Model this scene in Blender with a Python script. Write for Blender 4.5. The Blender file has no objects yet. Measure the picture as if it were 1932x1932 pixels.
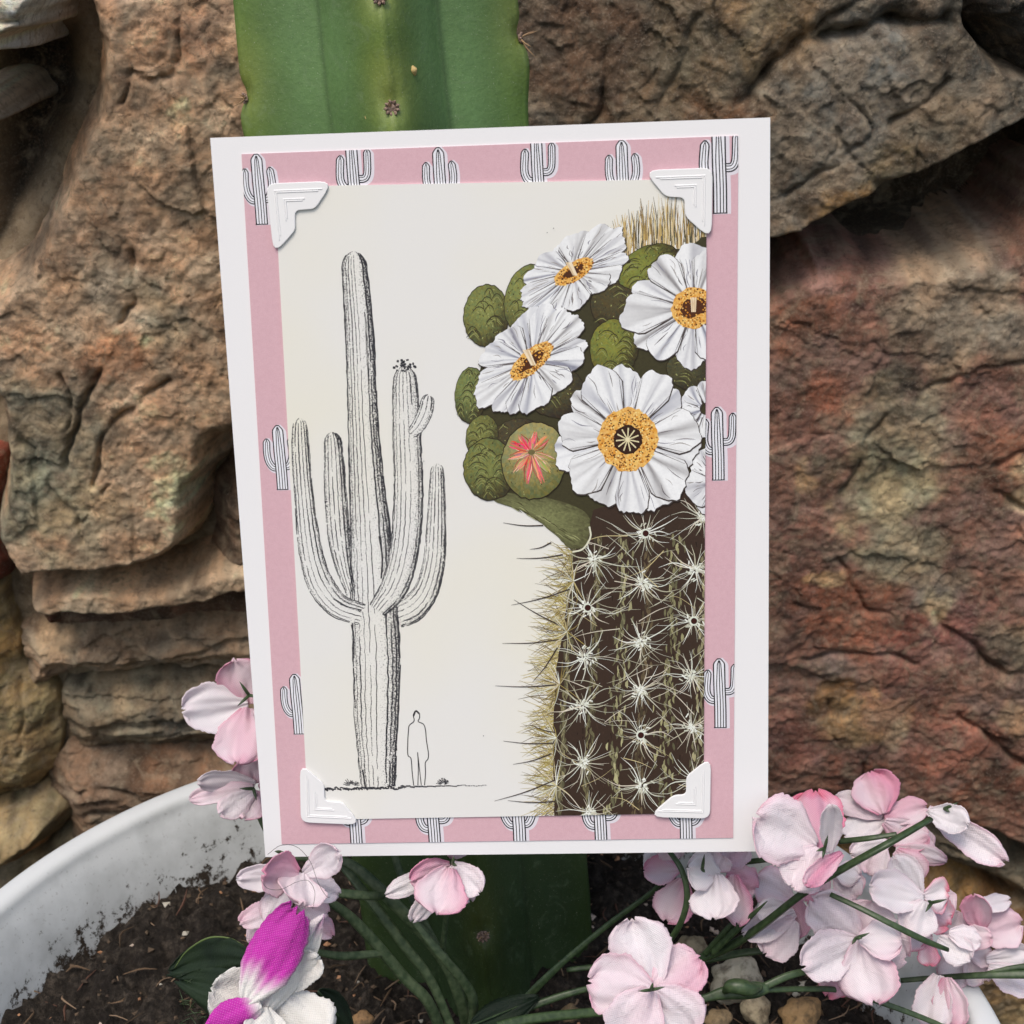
import bpy, bmesh, math, random
import numpy as np
from mathutils import Vector, Matrix, Euler
random.seed(7)
RS = np.random.RandomState(11)
sc = bpy.context.scene
COL = sc.collection
PI = math.pi

# ------------------------------------------------------------------ camera
CAM = np.array([0.0, 0.0, 0.288])
PITCH = math.radians(25)
RIGHT = np.array([1.0, 0, 0]); FWD = np.array([0, math.cos(PITCH), -math.sin(PITCH)]); UP = np.array([0, math.sin(PITCH), math.cos(PITCH)])
F = 1.5
cd = bpy.data.cameras.new('camera'); cam = bpy.data.objects.new('camera', cd); COL.objects.link(cam)
cam.location = CAM; cam.rotation_euler = (PI/2-PITCH, 0, 0)
cd.sensor_width = 36; cd.lens = 54; cd.clip_start = .01; cd.clip_end = 50
cd.dof.use_dof = True; cd.dof.focus_distance = .385; cd.dof.aperture_fstop = 34
sc.camera = cam

def ray(px, py):
    return RIGHT*((px-966)/1932/F) + UP*((966-py)/1932/F) + FWD
def at(px, py, d):            # point d metres in front of the lens plane
    return CAM + ray(px, py)*d
def onY(px, py, y):           # point on the vertical plane y
    r = ray(px, py); return CAM + r*((y-CAM[1])/r[1])
def onZ(px, py, z):
    r = ray(px, py); return CAM + r*((z-CAM[2])/r[2])

def lin(c):
    return tuple(((v/255)/12.92 if v/255 <= .04045 else ((v/255+.055)/1.055)**2.4) for v in c)
def linA(a):
    a = np.asarray(a, float)/255
    return np.where(a <= .04045, a/12.92, ((a+.055)/1.055)**2.4)

# ------------------------------------------------------------------ noise (numpy)
_perm = RS.permutation(512); _ang = RS.rand(512)*2*PI
def perlin(x, y, seed=0):
    x = np.asarray(x, float)+seed*17.31; y = np.asarray(y, float)+seed*9.77
    xi = np.floor(x).astype(int); yi = np.floor(y).astype(int); xf = x-xi; yf = y-yi
    def g(ix, iy, dx, dy):
        h = _ang[(_perm[(ix) & 511]+iy) & 511]; return np.cos(h)*dx+np.sin(h)*dy
    u = xf*xf*xf*(xf*(xf*6-15)+10); v = yf*yf*yf*(yf*(yf*6-15)+10)
    a = g(xi, yi, xf, yf); b = g(xi+1, yi, xf-1, yf); c = g(xi, yi+1, xf, yf-1); d = g(xi+1, yi+1, xf-1, yf-1)
    return (a+(b-a)*u)*(1-v)+(c+(d-c)*u)*v
def fbm(x, y, o=4, seed=0, gain=.5):
    s = 0; a = 1; f = 1
    for i in range(o):
        s = s+a*perlin(x*f, y*f, seed+i); a *= gain; f *= 2.03
    return s
def ridged(x, y, o=4, seed=0):
    s = 0; a = 1; f = 1
    for i in range(o):
        s = s+a*(1-np.abs(perlin(x*f, y*f, seed+i))*2.2); a *= .5; f *= 2.1
    return s/2
def cells(U, V, seed=0):
    # angular fracture facets: each jittered cell is a tilted plane; returns height (about -1..1), per-cell random
    iu = np.floor(U).astype(int); iv = np.floor(V).astype(int); best = np.full(U.shape, 1e9); H_ = np.zeros(U.shape); Rn = np.zeros(U.shape)
    for di in (-1, 0, 1):
        for dj in (-1, 0, 1):
            a = iu+di; b = iv+dj; h = _perm[(_perm[(a+seed*7) & 511]+b) & 511]; h2 = _perm[(h+131) & 511]; h3 = _perm[(h+277) & 511]; h4 = _perm[(h+401) & 511]
            cx = a+.5+(h/512-.5)*.9; cy = b+.5+(h2/512-.5)*.9; dx = U-cx; dy = V-cy; d = dx*dx+dy*dy
            m = d < best; best = np.where(m, d, best)
            H_ = np.where(m, dx*(h3/256-1)*1.2+dy*(h4/256-1)*1.2+(h2/512-.5)*.9, H_); Rn = np.where(m, h3/512, Rn)
    return H_, Rn
def sstep(a, b, x):
    t = np.clip((x-a)/(b-a), 0, 1); return t*t*(3-2*t)

# ------------------------------------------------------------------ object helpers
def tag(o, label=None, cat=None, group=None, kind=None):
    if label: o['label'] = label
    if cat: o['category'] = cat
    if group: o['group'] = group
    if kind: o['kind'] = kind
    return o
def empty(name, loc, label, cat, group=None):
    o = bpy.data.objects.new(name, None); COL.objects.link(o); o.location = loc; o.empty_display_size = .01
    tag(o, label, cat, group); return o
def mesh(name, V, Fc, mat, parent=None, smooth=True, col=None, uv=None, vmat=None):
    me = bpy.data.meshes.new(name)
    V = np.asarray(V, float)
    if parent is not None:
        M = parent.matrix_world.inverted() if False else None
        off = world_loc(parent); V = V-off
    me.from_pydata(V.tolist(), [], [tuple(int(i) for i in f) for f in Fc]); me.update()
    if smooth: me.polygons.foreach_set('use_smooth', [True]*len(me.polygons))
    if col is not None:
        col = np.asarray(col, float)
        if col.shape[1] == 3: col = np.c_[col, np.ones(len(col))]
        ca = me.color_attributes.new('Col', 'FLOAT_COLOR', 'POINT'); ca.data.foreach_set('color', col.ravel().astype('f'))
    if uv is not None:
        ul = me.uv_layers.new(name='UVMap'); li = np.empty(len(me.loops), 'i'); me.loops.foreach_get('vertex_index', li)
        ul.data.foreach_set('uv', np.asarray(uv, 'f')[li].ravel())
    if mat: me.materials.append(mat)
    o = bpy.data.objects.new(name, me); COL.objects.link(o)
    if parent is not None: o.parent = parent
    return o
def world_loc(o):
    p = np.array(o.location)
    while o.parent is not None:
        o = o.parent; p = p+np.array(o.location)
    return p
def gridfaces(nu, nv, wrapu=False):
    f = []
    for i in range(nu-(0 if wrapu else 1)):
        for j in range(nv-1):
            a = i*nv+j; b = ((i+1) % nu)*nv+j
            f.append((a, b, b+1, a+1))
    return f
def catmull(P, n):
    P = np.asarray(P, float); Q = np.vstack([2*P[0]-P[1], P, 2*P[-1]-P[-2]]); out = []
    m = len(P)-1
    for k in range(n):
        t = k/(n-1)*m; i = min(int(t), m-1); u = t-i
        a, b, c, d = Q[i:i+4]
        out.append(.5*((2*b)+(-a+c)*u+(2*a-5*b+4*c-d)*u*u+(-a+3*b-3*c+d)*u**3))
    return np.array(out)
def tube(P, R, n=10, sub=30, caps=True, ridge=0, rs=0):
    """P control points (k,3), R radii (k) -> verts, faces"""
    C = catmull(np.c_[P, R], sub); X = C[:, :3]; r = np.maximum(C[:, 3], 1e-5)
    V = []; up = np.array([.3, -.2, .9]); 
    T = np.gradient(X, axis=0); T /= np.linalg.norm(T, axis=1)[:, None]
    nrm = np.cross(T[0], up); nrm /= np.linalg.norm(nrm)
    for i in range(sub):
        nrm = nrm-T[i]*(nrm@T[i]); nrm /= np.linalg.norm(nrm); b = np.cross(T[i], nrm)
        for k in range(n):
            a = 2*PI*k/n; rr = r[i]*(1+ridge*math.cos(rs*a))
            V.append(X[i]+rr*(math.cos(a)*nrm+math.sin(a)*b))
    Fc = []
    for i in range(sub-1):
        for k in range(n):
            Fc.append((i*n+k, i*n+(k+1) % n, (i+1)*n+(k+1) % n, (i+1)*n+k))
    if caps:
        Fc.append(tuple(range(n))[::-1]); Fc.append(tuple((sub-1)*n+k for k in range(n)))
    return np.array(V), Fc
def merge(parts):
    V = []; Fc = []; o = 0
    for v, f in parts:
        V.append(v); Fc += [tuple(i+o for i in ff) for ff in f]; o += len(v)
    return np.vstack(V), Fc
def px_tube(pts, w, **k):
    """pts: (px,py,d); w: width in px, scalar or list"""
    P = np.array([at(*p) for p in pts]); w = w if hasattr(w, '__len__') else [w]*len(pts)
    return tube(P, np.array([ww/2/1932/F*p[2] for ww, p in zip(w, pts)]), **k)

# ------------------------------------------------------------------ materials
class N:
    def __init__(s, name):
        s.m = bpy.data.materials.new(name); s.m.use_nodes = True; s.t = s.m.node_tree; s.n = s.t.nodes
        s.b = s.n['Principled BSDF']
    def add(s, t, **k):
        x = s.n.new(t)
        for a, v in k.items():
            if a in x.inputs.keys() if hasattr(x.inputs, 'keys') else False: x.inputs[a].default_value = v
            else: setattr(x, a, v)
        return x
    def set(s, x, **k):
        for a, v in k.items(): x.inputs[a.replace('_', ' ')].default_value = v
        return x
    def link(s, a, b): s.t.links.new(a, b)
    def noise(s, scale, detail=4, rough=.55, vec=None, dist=0):
        x = s.n.new('ShaderNodeTexNoise'); x.inputs['Scale'].default_value = scale; x.inputs['Detail'].default_value = detail
        x.inputs['Roughness'].default_value = rough; x.inputs['Distortion'].default_value = dist
        s.link(vec if vec is not None else s.obj(), x.inputs['Vector']); return x.outputs['Fac']
    def obj(s):
        if not hasattr(s, '_o'): s._o = s.n.new('ShaderNodeTexCoord').outputs['Object']
        return s._o
    def ramp(s, fac, stops):
        x = s.n.new('ShaderNodeValToRGB'); e = x.color_ramp.elements
        e[0].position, e[0].color = stops[0][0], (*stops[0][1], 1); e[1].position, e[1].color = stops[-1][0], (*stops[-1][1], 1)
        for p, c in stops[1:-1]:
            q = e.new(p); q.color = (*c, 1)
        s.link(fac, x.inputs[0]); return x.outputs[0]
    def mix(s, fac, a, b, mode='MIX'):
        x = s.n.new('ShaderNodeMix'); x.data_type = 'RGBA'; x.blend_type = mode
        for sock, v in ((x.inputs[0], fac), (x.inputs[6], a), (x.inputs[7], b)):
            if isinstance(v, bpy.types.NodeSocket): s.link(v, sock)
            else: sock.default_value = v if not isinstance(v, tuple) else (*v[:3], 1)
        return x.outputs[2]
    def math(s, op, a, b=0.0, clamp=False):
        x = s.n.new('ShaderNodeMath'); x.operation = op; x.use_clamp = clamp
        for i, v in enumerate((a, b)):
            if isinstance(v, bpy.types.NodeSocket): s.link(v, x.inputs[i])
            else: x.inputs[i].default_value = v
        return x.outputs[0]
    def maprange(s, v, a, b, c=0.0, d=1.0):
        x = s.n.new('ShaderNodeMapRange'); s.link(v, x.inputs[0])
        for i, q in enumerate((a, b, c, d)): x.inputs[i+1].default_value = q
        return x.outputs[0]
    def attr(s, name='Col'):
        x = s.n.new('ShaderNodeAttribute'); x.attribute_name = name; return x
    def bump(s, h, strength, dist, prev=None):
        x = s.n.new('ShaderNodeBump'); x.inputs['Strength'].default_value = strength; x.inputs['Distance'].default_value = dist
        s.link(h, x.inputs['Height'])
        if prev is not None: s.link(prev, x.inputs['Normal'])
        return x.outputs[0]
    def out(s, col=None, rough=.6, nrm=None, spec=.3):
        if col is not None:
            if isinstance(col, bpy.types.NodeSocket): s.link(col, s.b.inputs['Base Color'])
            else: s.b.inputs['Base Color'].default_value = (*col[:3], 1)
        if isinstance(rough, bpy.types.NodeSocket): s.link(rough, s.b.inputs['Roughness'])
        else: s.b.inputs['Roughness'].default_value = rough
        s.b.inputs['Specular IOR Level'].default_value = spec
        if nrm is not None: s.link(nrm, s.b.inputs['Normal'])
        return s.m

# card white paper
k = N('white_cardstock'); n1 = k.noise(2600, 3)
M_card = k.out(k.mix(k.math('MULTIPLY', n1, .12), (.84, .832, .855), (.76, .752, .775)), .75, k.bump(n1, .25, .0001))
k = N('embossed_white_card'); n1 = k.noise(2600, 3)
M_corner = k.out((.83, .825, .84), .6, k.bump(n1, .15, .0001))
# pink pattern paper : ink colour in Col, speckled
k = N('pink_patterned_paper'); a = k.attr(); n1 = k.noise(3800, 2, .7); n2 = k.noise(900, 3)
c = k.mix(k.maprange(n1, .35, .75, .0, .38), a.outputs['Color'], (.80, .62, .68))
c = k.mix(k.maprange(n2, .4, .8, 0, .22), c, (.50, .27, .33), 'MIX')
isdark = k.maprange(a.outputs['Alpha'], 0, 1, 0, 1)
c = k.mix(isdark, a.outputs['Color'], c)
M_pink = k.out(c, .7, k.bump(n1, .2, .0001))
# printed illustration: Col = ink, alpha = coverage (pencil grain)
k = N('printed_illustration'); a = k.attr(); n1 = k.noise(4200, 2, .8); n2 = k.noise(1500, 3, .7)
g = k.maprange(n1, .33, .67, 0, 1)
fac = k.math('MULTIPLY', k.math('SUBTRACT', a.outputs['Alpha'], g), 5.0); fac = k.math('ADD', fac, .5, True)
full = k.maprange(a.outputs['Alpha'], .97, .995, 0, 1); fac = k.math('MAXIMUM', fac, full)
paper = k.mix(k.maprange(k.noise(16, 2), .45, .72), (.79, .78, .765), (.80, .775, .68))
ink = k.mix(k.maprange(n2, .35, .7, 0, .30), a.outputs['Color'], (.02, .015, .01), 'MIX')
lum = k.n.new('ShaderNodeRGBToBW'); k.link(a.outputs['Color'], lum.inputs[0])
ink = k.mix(k.maprange(lum.outputs[0], .25, .5, 0, 1), ink, k.mix(k.maprange(n2, .4, .75, 0, .16), a.outputs['Color'], (.35, .36, .42)))
c = k.mix(fac, paper, ink)
M_print = k.out(c, .55, k.bump(n1, .08, .0001), .25)
# rock
def rockmat(name, bumpd=.0016, rough=.75):
    k = N(name); a = k.attr(); n1 = k.noise(340, 9, .74, dist=.7); n2 = k.noise(80, 7, .66, dist=1.4); n3 = k.noise(1300, 4, .75); n4 = k.noise(130, 6, .7, dist=2.2)
    c = k.mix(k.maprange(n2, .50, .66, 0, .55), a.outputs['Color'], (.40, .32, .22))
    c = k.mix(k.maprange(n4, .50, .40, 0, .35), c, (.15, .09, .055))
    c = k.mix(k.maprange(n1, .53, .66, 0, .62), c, (.055, .038, .026))
    c = k.mix(k.maprange(n3, .53, .70, 0, .50), c, (.44, .36, .28))
    nb = k.bump(n1, .8, bumpd); nb = k.bump(n3, .8, .0006, nb)
    return k.out(c, rough, nb, .35)
M_rock = rockmat('rough_stone'); M_mortar = rockmat('wall_mortar', .0011, .85)
# cactus skin
k = N('cactus_skin'); a = k.attr(); n1 = k.noise(700, 6, .7); n2 = k.noise(45, 4); n3 = k.noise(2600, 2, .6)
c = k.mix(k.maprange(n2, .35, .65, 0, .35), a.outputs['Color'], (.048, .085, .026))
c = k.mix(k.maprange(n1, .4, .7, 0, .22), c, (.02, .055, .02))
c = k.mix(k.maprange(n3, .67, .74, 0, .7), c, (.42, .47, .33))
n5 = k.noise(120, 5, .7, dist=1.5); c = k.mix(k.maprange(n5, .56, .70, 0, .28), c, (.20, .27, .15)); n6 = k.noise(260, 5, .8, dist=3.0); c = k.mix(k.maprange(n6, .70, .74, 0, .55), c, (.34, .30, .17))
M_cactus = k.out(c, k.maprange(n5, .3, .7, .38, .60), k.bump(n1, .35, .0006), .5)
k = N('areole_wool'); n1 = k.noise(1800, 4)
M_wool = k.out(k.ramp(n1, [(.3, (.10, .06, .045)), (.7, (.42, .30, .24))]), .9, k.bump(n1, .6, .0005))
k = N('dry_seed'); M_seed = k.out((.56, .40, .17), .6)
k = N('spine'); M_spine = k.out((.35, .22, .12), .6)
# petals fabric
def fabric(name, freq, trans=.28, bs=.5):
    k = N(name); a = k.attr(); uv = k.n.new('ShaderNodeUVMap').outputs[0]; sp = k.n.new('ShaderNodeSeparateXYZ'); k.link(uv, sp.inputs[0])
    wob = k.math('MULTIPLY', k.noise(160, 3), 2.4)
    sx = k.math('SINE', k.math('ADD', k.math('MULTIPLY', sp.outputs[0], 2*PI*freq), wob)); sy = k.math('SINE', k.math('ADD', k.math('MULTIPLY', sp.outputs[1], 2*PI*freq), wob))
    w = k.math('MULTIPLY', sx, sy); w01 = k.maprange(w, -1, 1, 0, 1)
    n1 = k.noise(2200, 2)
    c = k.mix(k.maprange(w01, 0.0, .55, .27, 0), a.outputs['Color'], k.mix(.55, a.outputs['Color'], (.30, .22, .27)))
    c = k.mix(k.maprange(w01, .7, 1.0, 0, .25), c, (.93, .90, .93))
    k.out(c, .7, k.bump(w01, bs, .00014, k.bump(k.noise(420, 4, .6, dist=1.0), .55, .0011)), .25)
    k.b.inputs['Sheen Weight'].default_value = .15
    tr = k.n.new('ShaderNodeBsdfTranslucent'); k.link(c, tr.inputs[0]); ms = k.n.new('ShaderNodeMixShader'); ms.inputs[0].default_value = trans
    k.link(k.b.outputs[0], ms.inputs[1]); k.link(tr.outputs[0], ms.inputs[2]); k.link(ms.outputs[0], k.n['Material Output'].inputs[0])
    return k.m
M_petal = fabric('woven_petal_cloth', 1600, .28, .7)
M_orchid = fabric('orchid_petal_cloth', 1400, .2, .6)
k = N('green_plastic_stem'); n1 = k.noise(600, 4); a = k.attr()
M_stem = k.out(k.mix(k.maprange(n1, .35, .65), (.022, .043, .016), (.052, .085, .034)), .42, k.bump(n1, .3, .0004), .5)
k = N('faded_green_stem'); n1 = k.noise(500, 4); n2 = k.noise(1400, 2)
M_stem2 = k.out(k.mix(k.maprange(n1, .35, .65), (.035, .062, .026), (.095, .13, .065)), .5, k.bump(n2, .3, .0004), .5)
k = N('dark_leaf_cloth'); n1 = k.noise(1800, 2); n2 = k.noise(90, 4)
M_leaf = k.out(k.mix(k.maprange(n2, .4, .6), (.005, .013, .006), (.012, .024, .010)), .6, k.bump(n1, .5, .0003))
k = N('pale_green_edge'); M_edge = k.out((.09, .13, .04), .6)
k = N('hair_thread'); M_thread = k.out((.04, .03, .03), .5)
# pot
k = N('glazed_pot_white'); geo = k.n.new('ShaderNodeSeparateXYZ'); k.link(k.obj(), geo.inputs[0]); z = geo.outputs[2]
r2 = k.math('SQRT', k.math('ADD', k.math('MULTIPLY', geo.outputs[0], geo.outputs[0]), k.math('MULTIPLY', geo.outputs[1], geo.outputs[1])))
inside = k.maprange(r2, .1405, .1385, 0, 1)
n1 = k.noise(260, 6, .75); n2 = k.noise(60, 4, .6); n3 = k.noise(900, 3)
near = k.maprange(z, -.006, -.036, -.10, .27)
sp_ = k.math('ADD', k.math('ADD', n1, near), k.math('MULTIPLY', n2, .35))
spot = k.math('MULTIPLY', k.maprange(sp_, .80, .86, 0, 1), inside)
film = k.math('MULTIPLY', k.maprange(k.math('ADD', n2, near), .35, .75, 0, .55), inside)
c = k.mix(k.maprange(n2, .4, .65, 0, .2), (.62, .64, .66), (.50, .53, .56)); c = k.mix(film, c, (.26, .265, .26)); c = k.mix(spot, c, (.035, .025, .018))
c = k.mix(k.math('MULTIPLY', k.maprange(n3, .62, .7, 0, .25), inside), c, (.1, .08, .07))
M_pot = k.out(c, .38, k.bump(n1, .12, .0004), .5)
# soil
k = N('potting_soil'); n1 = k.noise(420, 8, .7); n2 = k.noise(90, 5)
c = k.ramp(n1, [(.3, (.008, .006, .004)), (.5, (.036, .028, .022)), (.72, (.14, .112, .088))])
M_soil = k.out(k.mix(k.maprange(n2, .42, .62, 0, .65), c, (.014, .010, .008)), .9, k.bump(n1, 1, .0032))
k = N('soil_bits'); a = k.attr(); M_bits = k.out(a.outputs['Color'], .85)
k = N('pebble'); a = k.attr(); n1 = k.noise(240, 7, .65); n2 = k.noise(60, 3)
c = k.mix(k.maprange(n1, .44, .60, 0, .75), a.outputs['Color'], (.09, .065, .04))
M_pebble = k.out(c, .7, k.bump(n1, .8, .0012))

# ------------------------------------------------------------------ greeting card pose (5 x 7 inch)
W, H = .127, .178
def fit_card():
    P = np.array([(397, 262), (1454, 220), (1448, 1606), (500, 1617)], float)-966; P[:, 1] *= -1; P /= 1932
    def pose(p):
        th = np.linalg.norm(p[:3])+1e-12; q = p[:3]/th
        K = np.array([[0, -q[2], q[1]], [q[2], 0, -q[0]], [-q[1], q[0], 0]])
        R = np.eye(3)+math.sin(th)*K+(1-math.cos(th))*K@K
        return R, np.array([(-W/2, H/2, 0), (W/2, H/2, 0), (W/2, -H/2, 0), (-W/2, -H/2, 0)])@R.T+p[3:]
    def res(p):
        R, C = pose(p); return (C[:, :2]/-C[:, 2:]*F-P).ravel()
    p = np.array([0, 0, 0, 0, 0, -.37]); lam = 1e-3; r = res(p)
    for i in range(200):
        J = np.array([(res(p+np.eye(6)[j]*1e-6)-r)/1e-6 for j in range(6)]).T
        d = np.linalg.solve(J.T@J+lam*1e-3*np.eye(6), -J.T@r); r2 = res(p+d)
        if r2@r2 < r@r: p = p+d; r = r2; lam *= .5
        else: lam *= 3
    return pose(p)[0], p[3:]
Rc, tc = fit_card()
B = np.array([RIGHT, UP, -FWD]).T
RW = B@Rc; TW = CAM+B@tc          # card local -> world
cardM = Matrix(np.vstack([np.c_[RW, TW], [0, 0, 0, 1]]).tolist())
def oncard(px, py, z=0.0):
    r = ray(px, py); n = RW[:, 2]; t = ((TW+n*z-CAM)@n)/(r@n); return (RW.T@(CAM+r*t-TW))[:2]
card = empty('greeting_card', (0, 0, 0), 'white greeting card with pink cactus border and saguaro botanical picture standing against the green cactus', 'greeting card')
card.matrix_world = cardM
def cmesh(name, V, Fc, mat, **k):
    o = mesh(name, V, Fc, mat, None, **k); o.parent = card; return o
def boxmesh(x0, x1, y0, y1, z0, z1):
    V = [(x, y, z) for z in (z0, z1) for x, y in ((x0, y0), (x1, y0), (x1, y1), (x0, y1))]
    return V, [(3, 2, 1, 0), (4, 5, 6, 7), (0, 1, 5, 4), (1, 2, 6, 5), (2, 3, 7, 6), (3, 0, 4, 7)]
V, Fc = boxmesh(-W/2, W/2, -H/2, H/2, -.0004, 0)
o = cmesh('front_leaf', V, Fc, M_card, smooth=False)
V, Fc = boxmesh(0, W, -H/2, H/2, -.0004, 0)
V = np.array(V); a_ = math.radians(5); V = np.c_[V[:, 0]*math.cos(a_)+V[:, 2]*math.sin(a_)-W/2+.0003, V[:, 1], -V[:, 0]*math.sin(a_)+V[:, 2]*math.cos(a_)-.0008]
cmesh('back_leaf', V, Fc, M_card, smooth=False)

# ---- print builder
class Print:
    def __init__(s, quad, z0, step=1.5e-6, slots=170):
        s.q = [np.array(p) for p in quad]; s.V = []; s.C = []; s.F = []; s.z0 = z0; s.step = step; s.k = 0; s.slots = slots; s.base = 0
    def layer(s, b, slots=None):
        s.base = b; s.k = 0
        if slots: s.slots = slots
    def zz(s, i): return s.z0+i*s.step
    def face(s, P, C, z):
        pts = [np.r_[p, c] for p, c in zip(P, C)]
        n = len(s.q)
        for i in range(n):
            a = s.q[i]; b = s.q[(i+1) % n]; e = b-a; out = []
            def side(p): return e[0]*(p[1]-a[1])-e[1]*(p[0]-a[0])
            for j in range(len(pts)):
                p = pts[j]; q = pts[(j+1) % len(pts)]; sp_, sq = side(p), side(q)
                if sp_ >= 0: out.append(p)
                if (sp_ >= 0) != (sq >= 0): out.append(p+(q-p)*(sp_/(sp_-sq)))
            pts = out
            if len(pts) < 3: return
        i0 = len(s.V)
        for p in pts: s.V.append((p[0], p[1], z)); s.C.append(p[2:])
        s.F.append(tuple(range(i0, i0+len(pts))))
    def z(s):
        s.k += 1; return s.z0+(s.base+(s.k % s.slots))*s.step
    # all drawing methods take photograph coordinates, turned into card coordinates with oncard
    def c(s, px): return oncard(px[0], px[1])
    def poly(s, pts, col, conv=True, z=None):
        P = [s.c(p) for p in pts] if conv else [np.array(p) for p in pts]
        A = sum(P[i][0]*P[(i+1) % len(P)][1]-P[(i+1) % len(P)][0]*P[i][1] for i in range(len(P)))
        if A < 0: P = P[::-1]
        c4 = np.array(list(col)+[1.0])[:4] if len(col) == 3 else np.array(col)
        s.face(P, [c4]*len(P), s.z() if z is None else z)
    def stroke(s, pts, w, col, conv=True, n=None, z=None, taper=None):
        """w in px (conv) or metres; scalar or per-point; taper: list multipliers start,end"""
        P = np.array([s.c(p) for p in pts]) if conv else np.array(pts, float)
        if n: P = catmull(P, n)
        m = len(P); ww = np.full(m, w, float) if np.isscalar(w) else np.interp(np.linspace(0, 1, m), np.linspace(0, 1, len(w)), w)
        if conv: ww = ww*1.29e-4
        T = np.gradient(P, axis=0); T /= np.linalg.norm(T, axis=1)[:, None]+1e-12; Nn = np.c_[-T[:, 1], T[:, 0]]
        L = P+Nn*ww[:, None]/2; R = P-Nn*ww[:, None]/2; zz = s.z() if z is None else z
        c4 = np.array(col, float); c4 = np.r_[c4, 1.0] if c4.ndim == 1 and len(c4) == 3 else c4
        for i in range(m-1):
            ca, cb = (c4, c4) if c4.ndim == 1 else (c4[int(i/(m-1)*(len(c4)-1))], c4[int((i+1)/(m-1)*(len(c4)-1))])
            s.face([R[i], R[i+1], L[i+1], L[i]], [ca, cb, cb, ca], zz)
    def blob(s, outline, colf, rings=6, z=None, center=None):
        """outline px closed; colf(u,ang)->rgb ; radial grid"""
        O = np.array([s.c(p) for p in outline]); ctr = O.mean(0) if center is None else s.c(center)
        A = np.sum(O[:, 0]*np.roll(O[:, 1], -1)-np.roll(O[:, 0], -1)*O[:, 1])
        if A < 0: O = O[::-1]
        zz = s.z() if z is None else z; n = len(O)
        def cc(u, i):
            p = ctr+(O[i % n]-ctr)*u; v = (O[i % n]-ctr); c = colf(u, math.atan2(v[1], v[0])); return np.r_[c, 1.0] if len(c) == 3 else np.array(c)
        for i in range(n):
            for r in range(rings):
                u0, u1 = r/rings, (r+1)/rings; a, b = O[i], O[(i+1) % n]
                P = [ctr+(a-ctr)*u0, ctr+(a-ctr)*u1, ctr+(b-ctr)*u1, ctr+(b-ctr)*u0]; C = [cc(u0, i), cc(u1, i), cc(u1, i+1), cc(u0, i+1)]
                if r == 0: P = P[1:]; C = C[1:]; P = [P[0], P[1], ctr]; C = [C[0], C[1], cc(0, i)]
                s.face(P, C, zz)

def sheet(name, quad, z0, z1, col, prn, mat):
    """paper sheet with printed shapes as one mesh"""
    q = [np.array(p) for p in quad]
    V = [(p[0], p[1], z0) for p in q]+[(p[0], p[1], z1) for p in q]; n = 4
    Fc = [(3, 2, 1, 0), (4, 5, 6, 7)]+[(i, (i+1) % 4, 4+(i+1) % 4, 4+i) for i in range(4)]
    C = [col]*8; o = 8
    Fc += [tuple(i+o for i in f) for f in prn.F]
    return cmesh(name, V+prn.V, Fc, mat, smooth=False, col=np.array(list(C)+list(prn.C)))

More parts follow.
